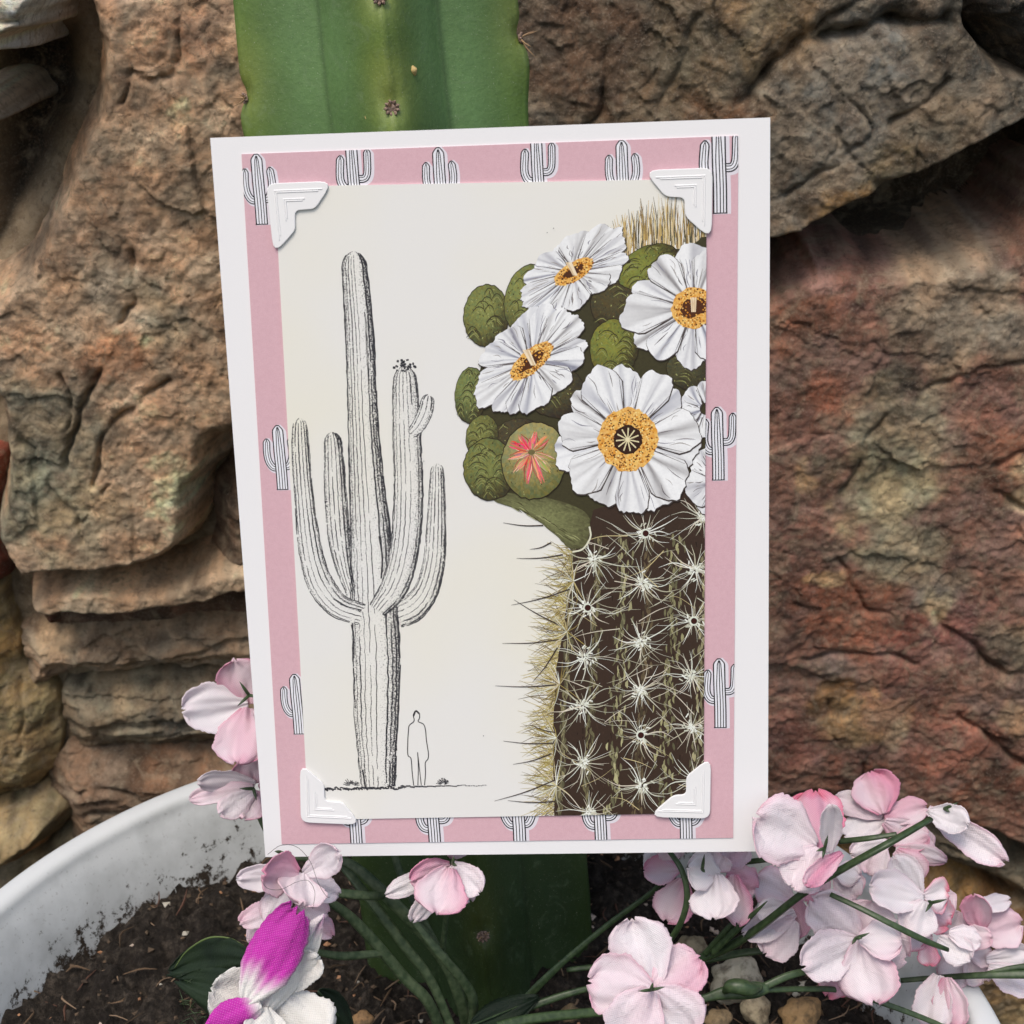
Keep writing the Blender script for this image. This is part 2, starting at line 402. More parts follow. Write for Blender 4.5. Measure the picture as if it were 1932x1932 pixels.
# ---- pink patterned paper
pq = [oncard(532, 1592), oncard(1383, 1580), oncard(1393, 256), oncard(456, 291)]
PP = Print(pq, .00026, 2e-6, 60)
INK = (.012, .010, .016, 0.0); WHT = (.80, .80, .86, 0.0); HALO = (.74, .70, .77, 0.0)
def icon(kind, top, bot):
    a = oncard(*top); b = oncard(*bot); h = np.linalg.norm(b-a); c0 = a
    def Lc(x, y): return c0+np.array([x*h, -y*h])
    lw = .0125*h
    PP.k = 0
    if kind == 'A':
        arms = [([(-.05, .66), (-.12, .64), (-.175, .55), (-.195, .42), (-.19, .26)], .105), ([(.04, .64), (.13, .63), (.185, .52), (.2, .40), (.185, .25)], .105)]
        tw = .165
    else:
        arms = [([(-.05, .60), (-.12, .585), (-.165, .52), (-.18, .42), (-.165, .22)], .105), ([(.04, .475), (.14, .475), (.185, .43), (.20, .34), (.205, .14)], .095)]
        tw = .155
    def limb(pts, w, grow, col, sx=0, sy=0, tipr=True):
        C = catmull(pts, 24); W2 = np.full(24, w+grow)
        ext = C[-1]-C[-2]; ext /= np.linalg.norm(ext); P = [Lc(p[0]+sx, p[1]+sy) for p in C]; P += [Lc(*(C[-1]+ext*t*(w/2)+np.array([sx, sy]))) for t in (.4, .8, 1.15)]
        if grow > 0: P.append(Lc(*(C[-1]+ext*(1.15*w/2+grow/2)+np.array([sx, sy]))))
        ws = list(W2*h)+[h*(w*.9+grow), h*(w*.6+grow), h*(w*.28+grow)]
        if grow > 0: ws.append(h*(w*.2+grow*.5))
        PP.stroke(P, ws, col, conv=False)
    trunk = [(.012, .999), (.01, .7), (0, .4), (-.005, .09)]
    for pts, w in arms: limb(pts, w, .05, HALO, .022, .014)
    limb(trunk, tw, .05, HALO, .026, .014)
    for pts, w in arms:
        limb(pts, w, .012, INK); limb(pts, w-.02, 0, WHT)
        C = catmull(pts, 24)
        for off in (-.2, .18):
            T = np.gradient(C, axis=0); T /= np.linalg.norm(T, axis=1)[:, None]; Nn = np.c_[-T[:, 1], T[:, 0]]
            Q = C+Nn*(off*w)*np.interp(np.arange(24), [0, 17, 23], [1, 1, .7])[:, None]; Q = np.vstack([Q, C[-1]+(C[-1]-C[-3])/np.linalg.norm(C[-1]-C[-3])*w*.45]); PP.stroke([Lc(*q) for q in Q], lw*.85, INK, conv=False)
    limb(trunk, tw, .014, INK); limb(trunk, tw-.02, 0, WHT)
    C = catmull(trunk, 24)
    for off in (-.24, 0.02, .26):
        Q = C+np.array([1, 0])*(off*tw)*np.interp(np.arange(24), [0, 16, 23], [1, 1, .62])[:, None]; Q = np.vstack([Q, C[-1]+np.array([off*tw*.15, -tw*.42])])
        PP.stroke([Lc(*q) for q in Q], lw, INK, conv=False)
    PP.stroke([Lc(-tw/2, 1.0), Lc(tw/2+.02, 1.0)], lw, INK, conv=False)
    PP.stroke([Lc(-tw/2+.01, .99), Lc(-tw/2+.012, .97)], lw, INK, conv=False)
for k_, t, b in [('A', (484, 291), (495, 423)), ('B', (663, 270), (672, 412)), ('A', (827, 279), (834, 412)), ('B', (1012, 258), (1018, 398)), ('A', (1173, 265), (1178, 398)), ('B', (1356, 238), (1358, 402)),
                 ('A', (524, 803), (534, 923)), ('A', (556, 1272), (566, 1384)), ('B', (1353, 768), (1357, 905)), ('B', (1357, 1242), (1357, 1372)),
                 ('A', (664, 1470), (671, 1592)), ('B', (814, 1485), (819, 1615)), ('A', (975, 1472), (980, 1600)), ('B', (1130, 1478), (1132, 1610)), ('A', (1292, 1470), (1292, 1595))]:
    icon(k_, t, b)
sheet('patterned_paper', pq, .00003, .00025, (.655, .40, .455, 1.0), PP, M_pink)

# ---- illustration
iq = [oncard(583, 1545), oncard(1327, 1532), oncard(1333, 337), oncard(519, 352)]
IZ = .00062
I = Print(iq, IZ+3e-6, 8e-7, 40)
PEN = (.03, .03, .04)
rnd = random.Random(5)
def limb(ctr, hw, nr=7, dark=.5, jit=.6):
    """pencil drawn saguaro limb : centre points px, half widths px"""
    n = 90; C = catmull(np.c_[np.array(ctr, float), np.array(hw, float)], n); X = C[:, :2]; w = C[:, 2].copy()
    # rounded tip at start
    t = np.linspace(0, 1, n); arc = np.r_[0, np.cumsum(np.hypot(*np.diff(X, axis=0).T))]; tip = np.clip(arc/(w*1.25), 0, 1); w = w*np.sqrt(np.maximum(0, 1-(1-tip)**2)+.02)
    T = np.gradient(X, axis=0); T /= np.linalg.norm(T, axis=1)[:, None]; Nn = np.c_[-T[:, 1], T[:, 0]]   # points to the left when going down (px y down) -> check sign
    sgn = 1 if Nn[0][0] > 0 else -1; Nn = Nn*sgn      # Nn towards +x (right)
    zf = I.z()
    L = [I.c(p) for p in X-Nn*w[:, None]]; R = [I.c(p) for p in X+Nn*w[:, None]]
    us = [-1, -.5, 0, .35, .7, 1.0]; dens = [.20, .05, .0, .08, .24, .38]
    for i in range(n-1):
        for a in range(5):
            u0, u1 = (us[a]+1)/2, (us[a+1]+1)/2
            p = [L[i]*(1-u0)+R[i]*u0, L[i+1]*(1-u0)+R[i+1]*u0, L[i+1]*(1-u1)+R[i+1]*u1, L[i]*(1-u1)+R[i]*u1]
            c = [np.array([*PEN, dens[a]*dark*1.7]), np.array([*PEN, dens[a]*dark*1.7]), np.array([*PEN, dens[a+1]*dark*1.7]), np.array([*PEN, dens[a+1]*dark*1.7])]
            I.face(p, c, zf)
    for r in range(nr):
        u = math.sin((r/(nr-1)-.5)*PI*.97); edge = abs(u) > .93
        # broken stroke segments with varied density
        i = rnd.randint(0, 3)
        while i < n-3:
            ln = rnd.randint(9, 27); j = min(n-1, i+ln); idx = range(i, j+1)
            pts = [X[q]+Nn[q]*w[q]*(u+rnd.uniform(-.03, .03)) for q in idx]
            d = rnd.uniform(.60, .88)+(.12 if u > .3 else 0)*dark+(.12 if edge else 0)
            if u < .2 and not edge and rnd.random() < .35: d -= .15
            wd = rnd.uniform(1.4, 2.4)+(1.2 if u > .45 else 0)*dark
            I.stroke(pts, [wd*.6, wd, wd, wd*.6], (*PEN, min(.93, d)))
            i = j+rnd.choice([0, 0, 1, 2])
I.layer(0)
limb([(825, 874), (825, 920), (823, 1000), (819, 1060), (805, 1112), (780, 1145), (748, 1160)], [11, 14, 18, 20, 22, 25, 24], 8, .7)
limb([(627, 815), (630, 850), (634, 930), (640, 1010), (650, 1070), (664, 1120)], [14, 17, 20, 20, 15, 9], 8, 1.0)
limb([(668, 474), (669, 505), (677, 600), (682, 700), (686, 800), (692, 900), (699, 1000), (704, 1090), (708, 1170), (711, 1250), (711, 1350), (712, 1430), (714, 1483)],
     [19, 23, 26, 27, 28, 32, 37, 41, 43, 44, 41, 35, 31], 13, 1.0)
I.layer(42)
limb([(566, 788), (568, 850), (574, 930), (581, 1000), (592, 1062), (610, 1108), (640, 1142), (684, 1158)], [12, 16, 17, 20, 22, 24, 22, 20], 8, .6)
limb([(764, 690), (765, 740), (768, 820), (771, 920), (768, 1000), (759, 1060), (742, 1110), (712, 1150)], [19, 23, 26, 27, 27, 26, 25, 17], 10, .85)
limb([(809, 744), (803, 775), (790, 802), (775, 818)], [11, 13, 12, 9], 5, .8)
for i in range(34):
    x, y = rnd.gauss(764, 14), rnd.gauss(692, 5)
    if abs(x-764) > 22: continue
    y -= 6*(1-((x-764)/22)**2)
    I.stroke([(x-2.2, y), (x+rnd.uniform(1, 3), y+rnd.uniform(-2, 2))], rnd.uniform(2.5, 4.5), (*PEN, .95))
# dark strokes under branches and on trunk right edge
for pts in [[(720, 1090), (722, 1050), (716, 1010)], [(748, 1165), (752, 1180), (753, 1230)], [(664, 1177), (668, 1200), (668, 1240)], [(683, 1150), (655, 1143), (630, 1128)], [(748, 1460), (744, 1480)], [(685, 1450), (690, 1484)]]:
    I.stroke(pts, 3.2, (*PEN, .93), n=12)
# ground
for i in range(30):
    x = 612+i*5; y = 1487-i*.12+rnd.uniform(-1.5, 1.5); I.stroke([(x, y), (x+3, y+rnd.uniform(-2.5, 2.5)), (x+8, y+rnd.uniform(-1, 2))], rnd.uniform(2.6, 5), (*PEN, .95), n=5)
for i in range(20):
    x = 758+i*8; y = 1482-i*.12+rnd.uniform(-.8, .8); I.stroke([(x, y), (x+9, y+rnd.uniform(-1, 1))], max(1.2, 3.4-i*.11), (*PEN, .85 if i < 14 else .66))
for cx, cy, rr in ((664, 1480, 17), (836, 1478, 14)):
    for i in range(26):
        a = PI*(i+.5)/26; l = rr*rnd.uniform(.4, 1); I.stroke([(cx+.4*l*math.cos(a), cy-.3*l*math.sin(a)), (cx+l*math.cos(a), cy-.9*l*math.sin(a))], 1.3, (*PEN, .8))
# human figure outline
def z5(v): return (452+v[0]*.2674, 1162+v[1]*.2674)
fig = [(1245, 665), (1270, 683), (1271, 715), (1262, 738), (1300, 758), (1314, 800), (1320, 870), (1334, 960), (1331, 1002), (1312, 1030), (1314, 1100), (1307, 1188)]
I.stroke([z5(p) for p in fig], 1.7, (*PEN, 1), n=40)
fig = [(1245, 665), (1228, 690), (1233, 735), (1200, 765), (1194, 800), (1189, 880), (1190, 975), (1212, 1000), (1220, 1100), (1231, 1190)]
I.stroke([z5(p) for p in fig], 1.7, (*PEN, 1), n=40)
I.stroke([z5(p) for p in [(1284, 1186), (1270, 1060), (1258, 955)]], 1.5, (*PEN, 1), n=10); I.stroke([z5(p) for p in [(1260, 1188), (1263, 1060), (1258, 955)]], 1.5, (*PEN, 1), n=10)
I.stroke([z5(p) for p in [(1229, 700), (1245, 664), (1271, 684)]], 3.2, (*PEN, 1), n=10)

# ---- coloured saguaro top
BR = lin((62, 46, 37)); 
def jag(pts, amp, n=120, seed=0):
    C = catmull(list(pts)+[pts[0]], n); r = random.Random(seed)
    return [(p[0]+r.uniform(-amp, amp), p[1]+r.uniform(-amp, amp)) for p in C[:-1]]
I.layer(0, 40)
# golden grass tuft
for i in range(330):
    x = rnd.uniform(1112, 1336); base = 440+rnd.uniform(0, 60) if x > 1200 else 470+rnd.uniform(-15, 20); t = max(0, 1-abs(x-1262)/130)
    tip = base-rnd.uniform(25, 45)-55*t*rnd.uniform(.3, 1)
    if x < 1160: tip = base-rnd.uniform(8, 26)
    c = lin(rnd.choice([(196, 170, 110), (214, 190, 130), (150, 124, 80), (228, 210, 168), (110, 96, 70), (196, 160, 90), (208, 184, 140), (84, 82, 66), (222, 214, 190)]))
    l = rnd.uniform(-9, 9); I.stroke([(x, base), (x+l*.3, (base+tip)/2), (x+l, tip)], [2.4, 1.8, .5], c, n=6)
# dark mass behind the flowers, and the stem
I.poly(jag([(1100, 470), (1180, 520), (1215, 470), (1290, 470), (1345, 490), (1345, 1000), (1110, 1000), (1060, 960), (960, 930), (920, 900), (900, 820), (905, 700), (960, 640), (1000, 600), (1060, 560)], 1.5), lin((66, 62, 40)), z=I.zz(42))
body = [(1120, 960), (1108, 1000), (1084, 1040), (1074, 1090), (1068, 1140), (1060, 1200), (1050, 1260), (1046, 1330), (1043, 1400), (1045, 1480), (1046, 1530), (1046, 1600), (1060, 1640), (1345, 1640), (1350, 1300), (1345, 940), (1240, 930)]
gold = [lin((178, 160, 90)), lin((150, 132, 80)), lin((196, 184, 120)), lin((120, 105, 80)), lin((206, 190, 140))]
def spike(x, y, ang, ln, w, c, bend=0, off=0, n=8):
    a = math.radians(ang); p0 = np.array([x, y]); d = np.array([math.cos(a), -math.sin(a)]); nn = np.array([d[1], -d[0]])
    I.stroke([p0+d*off, p0+d*ln*.55+nn*bend*ln, p0+d*ln+nn*bend*.4*ln], [w, w*.85, .4], c, n=n)
I.layer(43, 36)
EX = [1000, 1040, 1090, 1140, 1200, 1260, 1330, 1400, 1535]; EY = [1108, 1084, 1074, 1068, 1060, 1050, 1046, 1043, 1046]
for k_ in range(620):
    y = rnd.uniform(1030, 1535); xe = np.interp(y, EX, EY)
    spike(xe+rnd.uniform(0, 10), y, rnd.gauss(182, 36), rnd.uniform(22, 74), rnd.uniform(1.0, 1.8), rnd.choice(gold), rnd.uniform(-.14, .14))
I.poly(jag(body, .8, 160), BR, z=I.zz(80))
I.layer(81, 24)
for x0, wd_, c in ((1168, 20, (138, 134, 100)), (1262, 24, (132, 128, 94)), (1322, 14, (134, 128, 98)), (1118, 12, (104, 98, 72)), (1215, 12, (90, 78, 58)), (1068, 9, (118, 112, 84))):
    for j in range(150):
        y = 1005+j*3.55; xx = x0+(1270-y)*.05+rnd.gauss(0, wd_*.4); f = rnd.uniform(.7, 1.35)
        I.stroke([(xx, y), (xx+rnd.uniform(-3, 3), y+7), (xx+rnd.uniform(-3, 3), y+15)], [.8, rnd.uniform(3, 8), .8], lin(tuple(int(v*f) for v in c)), n=4)
for j in range(260):
    x = rnd.uniform(1060, 1330); y = rnd.uniform(985, 1535); I.stroke([(x, y), (x+rnd.uniform(-2, 2), y+rnd.uniform(4, 12))], [2, .8], lin(rnd.choice([(36, 24, 20), (72, 54, 44), (64, 50, 42)])))
pale = [lin((225, 228, 215)), lin((238, 240, 232)), lin((206, 206, 188)), lin((190, 186, 162)), lin((222, 212, 194))]
areoles = [(1217, 1005, 1), (1325, 975, 0), (1120, 1055, 0), (1212, 1098, 0), (1312, 1073, 0), (1108, 1145, 1), (1210, 1210, 0), (1308, 1170, 1), (1104, 1238, 0), (1208, 1300, 0), (1305, 1273, 0), (1100, 1330, 0), (1208, 1385, 1), (1305, 1370, 0), (1100, 1437, 0), (1210, 1480, 0), (1310, 1470, 0), (1112, 1530, 0)]
I.layer(105, 60)
for ai, (x, y, hole) in enumerate(areoles):
    for j in range(27):
        a = 360*j/27+rnd.uniform(-9, 9); side = abs(math.cos(math.radians(a)))
        ln = rnd.uniform(20, 50)+side*rnd.uniform(4, 44); droop = -.12*math.cos(math.radians(a))*(1 if rnd.random() < .7 else -1)
        spike(x, y, a, ln, rnd.choice([.8, .9, 1.2, 1.5, 2.2]), rnd.choice(pale), droop+rnd.uniform(-.10, .10), 4)
for j in range(70):
    x = rnd.uniform(1075, 1330); y = rnd.uniform(1000, 1530); spike(x, y, rnd.choice([20, 160, 200, 340, 35, 145])+rnd.uniform(-15, 15), rnd.uniform(50, 90), rnd.choice([.9, 1.2, 1.6]), rnd.choice(pale[2:]+gold[4:]), rnd.uniform(-.15, .15))
for (x, y) in ((1082, 1095), (1070, 1190), (1056, 1290), (1050, 1390), (1050, 1480)):
    for j in range(30):
        a = rnd.gauss(180, 66); spike(x, y, a, rnd.uniform(25, 66), rnd.uniform(1, 1.8), rnd.choice(gold+pale), rnd.uniform(-.14, .14), 0)
dk = lin((74, 62, 58))
for (x0, y0, x1, y1) in [(1025, 990, 950, 985), (1040, 1022, 1000, 1035), (1062, 1045, 975, 1052), (1075, 1110, 965, 1140), (1060, 1180, 970, 1130), (1055, 1205, 948, 1212), (1050, 1290, 935, 1292), (1048, 1380, 1000, 1365), (1045, 1400, 950, 1396), (1040, 1420, 968, 1440), (1046, 1470, 933, 1509), (1046, 1510, 958, 1508), (1052, 1220, 1005, 1285)]:
    I.stroke([(x0, y0), ((x0+x1)/2+1, (y0+y1)/2+3), (x1, y1)], [2.8, 2.2, .6], dk, n=8)
I.layer(165, 16)
for ai, (x, y, hole) in enumerate(areoles):
    for j in range(34):
        a = rnd.uniform(0, 2*PI); r = abs(rnd.gauss(0, 8)); I.stroke([(x+r*math.cos(a), y+r*math.sin(a)), (x+(r+5)*math.cos(a+.3), y+(r+5)*math.sin(a+.3))], 2.4, rnd.choice(pale[:3]))
    if hole:
        I.poly([(x+8*math.cos(t), y+9*math.sin(t)) for t in np.linspace(0, 2*PI, 14)[:-1]], lin((222, 226, 212)), z=I.zz(182))
        I.poly([(x+6*math.cos(t)+1, y+6*math.sin(t)) for t in np.linspace(0, 2*PI, 12)[:-1]], lin((60, 22, 18)), z=I.zz(183))
# ---- buds
BL = [184]
def bud(cx, cy, rx, ry, rot=0, base=(140, 146, 82), dark=(62, 56, 38), seed=0, lightdir=2.3, scales=12):
    r = random.Random(seed); ca, sa = math.cos(rot), math.sin(rot); L0 = BL[0]; BL[0] += 8
    def T(u, v): return (cx+u*rx*ca-v*ry*sa, cy+u*rx*sa+v*ry*ca)
    out = [T(math.cos(t)*(1+r.uniform(-.025, .025)), math.sin(t)*(1+r.uniform(-.025, .025))) for t in np.linspace(0, 2*PI, 50)[:-1]]
    b, d = np.array(lin(base)), np.array(lin(dark))
    I.poly([(cx+(p[0]-cx)*1.03, cy+(p[1]-cy)*1.03) for p in out], lin((48, 38, 26)), z=I.zz(L0))
    def cf(u, a):
        t = .5+.5*math.cos(a-lightdir); m = np.clip(1.05-u*.2-(1-t)*u*.95+rnd.uniform(-.20, .16), 0, 1); c = d+(b-d)*m
        return c*(1+np.array([.25, .05, -.2])*rnd.uniform(-1, 1))
    I.blob(out, cf, 9, z=I.zz(L0+1))
    I.layer(L0+2, 6)
    for i in range(scales):
        u = r.uniform(-.6, .6); v = -.8+1.6*i/max(1, scales)+r.uniform(-.1, .1)
        if u*u+v*v > .85: continue
        s_ = r.uniform(.22, .42); I.stroke([T(u-s_, v+.14), T(u-.3*s_, v-.07), T(u+.5*s_, v-.03), T(u+s_, v+.16)], [.7, 2.0, 1.7, .6], lin((62, 56, 34)), n=8)
        I.stroke([T(u-s_*.8, v+.19), T(u, v+.02), T(u+s_*.8, v+.21)], [.6, 1.8, .6], lin((150, 152, 92)), n=6)
        if i % 3 == 0: I.stroke([T(u, v), T(u+.1, v+.30)], [1.8, .7], lin((80, 74, 44)), n=4)
    for i in range(60):
        a = r.uniform(0, 2*PI); q = math.sqrt(r.random())*.93; p = T(q*math.cos(a), q*math.sin(a)); I.stroke([p, (p[0]+r.uniform(-3, 3), p[1]+r.uniform(1, 4))], r.uniform(.9, 1.9), lin(r.choice([(70, 62, 38), (166, 168, 106), (98, 100, 56), (60, 50, 34)])))
st = jag([(925, 925), (970, 930), (1040, 940), (1105, 965), (1112, 1005), (1100, 1030), (1075, 1032), (1052, 1012), (1020, 985), (980, 960), (935, 945)], .8, 60, 3)
bs_, ds_ = np.array(lin((134, 138, 92))), np.array(lin((70, 64, 44)))
I.blob(st, lambda u, a: (ds_+(bs_-ds_)*np.clip(1.05-u*.7+rnd.uniform(-.25, .2), 0, 1))*rnd.uniform(.85, 1.15), 8, z=I.zz(184)); BL[0] = 190; I.layer(185, 5)
for i in range(26):
    x = 965+i*4.6; y = 948+i*2.7+rnd.uniform(-8, 8); I.stroke([(x, y), (x+7, y+3), (x+15, y+9)], [.6, 2.2, .6], lin(rnd.choice([(76, 72, 46), (160, 162, 112)])), n=6)
I.stroke([(1112, 992), (1114, 1012), (1100, 1034), (1080, 1040)], 3.2, lin((222, 220, 196)), n=12)
bud(1165, 575, 50, 46, 0, (88, 80, 52), (50, 40, 32), seed=3, scales=6); bud(1045, 735, 60, 50, .4, (98, 94, 60), (54, 44, 36), seed=7, scales=7)
bud(918, 595, 42, 58, .05, seed=1); bud(994, 562, 40, 64, .25, (144, 150, 84), seed=2)
bud(975, 820, 46, 30, -.2, (84, 76, 54), (52, 42, 34), seed=9, scales=5)
BL[0] -= 24
bud(1222, 502, 62, 36, -.45, (138, 144, 66), (60, 50, 34), seed=4, lightdir=2.9); bud(1158, 656, 45, 54, .1, (140, 144, 66), (62, 56, 36), seed=5)
bud(888, 745, 29, 52, .05, (130, 142, 84), seed=6); bud(1300, 702, 44, 32, .4, (88, 86, 58), (48, 40, 32), seed=10, scales=6)
bud(910, 822, 30, 40, .2, (132, 136, 76), seed=8)
bud(924, 884, 48, 58, -.1, (132, 138, 78), seed=11, scales=16)
bud(1008, 868, 60, 72, .15, (172, 164, 110), (108, 108, 60), seed=12, lightdir=1.8, scales=0)
I.layer(BL[0], 14)
for ang, ln, c in [(200, 44, (206, 60, 70)), (235, 42, (196, 64, 66)), (280, 40, (214, 84, 78)), (320, 42, (188, 90, 70)), (165, 46, (214, 110, 96)), (100, 60, (206, 80, 78)), (70, 62, (214, 110, 100)), (132, 52, (206, 120, 96)), (20, 50, (150, 130, 70)), (48, 54, (160, 130, 80))]:
    a = math.radians(ang); x, y = 1003, 852; d = np.array([math.cos(a), math.sin(a)]); nn = np.array([-d[1], d[0]]); o_ = np.array([x, y])
    for q in range(14):
        off = rnd.gauss(0, 3.4); r0 = rnd.uniform(4, ln*.6); I.stroke([o_+d*r0+nn*off*.4, o_+d*(r0+ln*.2)+nn*off, o_+d*min(ln, r0+ln*.5)+nn*off*.9], [.8, 2.6, .6], lin(tuple(int(min(255, v+rnd.uniform(-10, 70))) for v in c)), n=5)
    I.stroke([o_+d*5+nn*2, o_+d*ln*.5+nn*8, o_+d*ln*.95+nn*3], [1.4, 2.4, .8], lin(tuple(int(v*.85) for v in c)), n=8)
    I.stroke([o_+d*6-nn*2, o_+d*ln*.5-nn*5, o_+d*ln*.9-nn*3], [.8, 2.0, .6], lin((240, 206, 180)), n=8)
BL[0] += 15
I.poly([(1003+7*math.cos(t), 852+5*math.sin(t)) for t in np.linspace(0, 6.28, 9)[:-1]], lin((120, 110, 70)), z=I.zz(BL[0])); BL[0] += 1
# ---- flowers
def flower(cx, cy, R, squash, rot, npet, disc, seed, hole=True, L0=0, dsq=None):
    dsq = dsq or squash
    r = random.Random(seed); ca, sa = math.cos(rot), math.sin(rot)
    def T(x, y): y *= squash; return (cx+x*ca-y*sa, cy+x*sa+y*ca)
    order = [i for i in range(npet) if i % 2 == 0]+[i for i in range(npet) if i % 2]
    if squash < .8: order = sorted(range(npet), key=lambda i: math.sin(2*PI*i/npet))
    z_ = L0
    for i in order:
        a = 2*PI*(i+.5*r.random())/npet; L = R*r.uniform(.91, 1.04); wid = 2*PI/npet*r.uniform(.64, .84)
        nt, ns = 19, 9; edge = []
        lobes = r.uniform(0, 6.28)
        for j in range(nt):
            t = -1+2*j/(nt-1); edge.append(L*(1-.22*abs(t)**2.6)*(1+.03*math.sin(5*t+lobes)+r.uniform(-.018, .018)))
        folds = [(r.uniform(-.8, .8), r.uniform(.07, .2), r.uniform(.2, .72), r.uniform(-.5, .5)) for _ in range(4)]
        sgn_ = r.choice([-1, 1]); tone = r.uniform(.93, 1.0); wht = np.array(lin((246, 247, 249)))*tone; gr = np.array(lin(r.choice([(128, 126, 142), (140, 136, 138), (134, 136, 156)])))
        def P(j, s_):
            t = -1+2*j/(nt-1); w_ = wid*(.62+.42*math.sin(min(1, s_*1.25)*PI/2)); th = a+w_*t; rr = .2*R+(edge[j]-.2*R)*s_; return T(rr*math.cos(th), rr*math.sin(th))
        def Cc(j, s_):
            t = -1+2*j/(nt-1); sh = 0
            for tk, wk, dk_, dr in folds: sh += dk_*math.exp(-((t-tk*(.5+.5*s_)-dr*s_*.3)/wk)**2)*(1-.4*s_)
            sh += .45*max(0, sgn_*t)**5+.25*max(0, -sgn_*t)**8+.32*max(0, .3-s_)*2+r.uniform(-.04, .05); sh = min(.9, max(0, sh)); return np.r_[wht+(gr-wht)*sh, 1.0]
        out = [P(j, 1) for j in range(nt)]+[P(nt-1, .5), P(nt-1, 0), P(0, 0), P(0, .5)]
        ctr = np.mean([np.array(q) for q in out], 0)
        I.poly([tuple(ctr+(np.array(q)-ctr)*1.045+np.array([.6, 1.2])) for q in out], lin((72, 62, 60)), z=I.zz(z_)); zf = I.zz(z_+1)
        G_ = [[I.c(P(j, q/ns)) for j in range(nt)] for q in range(ns+1)]; K_ = [[Cc(j, q/ns) for j in range(nt)] for q in range(ns+1)]
        for q in range(ns):
            for j in range(nt-1):
                p4 = [G_[q][j], G_[q][j+1], G_[q+1][j+1], G_[q+1][j]]; c4 = [K_[q][j], K_[q][j+1], K_[q+1][j+1], K_[q+1][j]]
                ar = (p4[1][0]-p4[0][0])*(p4[2][1]-p4[0][1])-(p4[2][0]-p4[0][0])*(p4[1][1]-p4[0][1])
                if ar < 0: p4 = p4[::-1]; c4 = c4[::-1]
                I.face(p4, c4, zf)
        I.layer(z_+2, 4)
        for q in range(r.randint(3, 6)):
            th = a+wid*r.uniform(-.8, .8); r0 = r.uniform(.28, .75)*L; r1 = min(.97*L, r0+r.uniform(.1, .35)*L); dt = r.uniform(-.07, .07)
            I.stroke([T(r0*math.cos(th), r0*math.sin(th)), T((r0+r1)/2*math.cos(th+dt), (r0+r1)/2*math.sin(th+dt)), T(r1*math.cos(th+dt*.4), r1*math.sin(th+dt*.4))], [.4, r.uniform(1.0, 2.6), .4], lin(r.choice([(150, 148, 162), (122, 116, 120), (168, 162, 160)])), n=8)
        for sg in (-1, 1): th = a+sg*wid*.93; I.stroke([T(.3*L*math.cos(th), .3*L*math.sin(th)), T(.6*L*math.cos(th), .6*L*math.sin(th)), T(.84*L*math.cos(th), .84*L*math.sin(th))], [2.4, 1.2, .4], lin((112, 106, 108)), n=6)
        z_ += 6
    if disc < 5: return
    dr = disc
    out = [(cx+(x*ca-y*sa), cy+(x*sa+y*ca)) for x, y in [(dr*math.cos(t)*r.uniform(.94, 1.06), dr*dsq*math.sin(t)*r.uniform(.94, 1.06)) for t in np.linspace(0, 2*PI, 50)[:-1]]]
    y1, y2 = np.array(lin((222, 146, 40))), np.array(lin((242, 200, 112)))
    I.blob(out, lambda u, an: y1+(y2-y1)*rnd.random(), 9, z=I.zz(z_)); I.layer(z_+1, 10)
    for q in range(int(330*squash*(dr/55)**2)+30):
        t = r.uniform(0, 2*PI); rr = dr*math.sqrt(r.uniform(.2, 1))*.98; x, y = rr*math.cos(t), rr*math.sin(t)*dsq
        X, Y = cx+x*ca-y*sa, cy+x*sa+y*ca
        I.stroke([(X, Y), (X+2.2, Y+1.4)], 2.4, lin(r.choice([(120, 66, 22), (150, 90, 30), (248, 222, 150), (246, 208, 120), (204, 124, 36), (90, 48, 20)])))
    z_ += 11
    if not hole:      # dark throat of the seen-from-the-side blossoms, beaded rim, pale pistil
        I.poly([(cx+x*ca-y*sa, cy+x*sa+y*ca) for x, y in [(dr*.62*math.cos(t)*r.uniform(.85, 1.1), dr*.50*dsq*math.sin(t)*r.uniform(.8, 1.1)) for t in np.linspace(0, 2*PI, 26)[:-1]]], lin((84, 44, 20)), z=I.zz(z_)); I.layer(z_+1, 8)
        for q in range(46):
            t = r.uniform(0, 2*PI); rr = r.uniform(.3, .8); x, y = dr*rr*math.cos(t), dr*dsq*rr*math.sin(t); X, Y = cx+x*ca-y*sa, cy+x*sa+y*ca
            I.stroke([(X, Y), (X+2.4, Y+1.5)], 2.4, lin(r.choice([(214, 140, 44), (238, 180, 90), (170, 104, 34), (226, 160, 60)])))
        px_, py_ = pist = (dr*.30, -dr*.30)
        I.layer(z_+9, 3); w0 = dr*.20; ux, uy = (-.45, -.9) if squash < .8 else (0, -1); L_ = dr*.62
        for q in range(-3, 4): I.stroke([(cx+q*w0*.14-ux*L_*.3, cy-uy*L_*.3), (cx+q*w0*.14+ux*L_*.3, cy+uy*L_*.3), (cx+q*w0*.2+ux*L_*.75, cy+uy*L_*.75)], [1.5, 3.0, 1.8], lin(r.choice([(230, 208, 172), (218, 190, 150), (240, 222, 192)])), n=5)
        z_ += 12
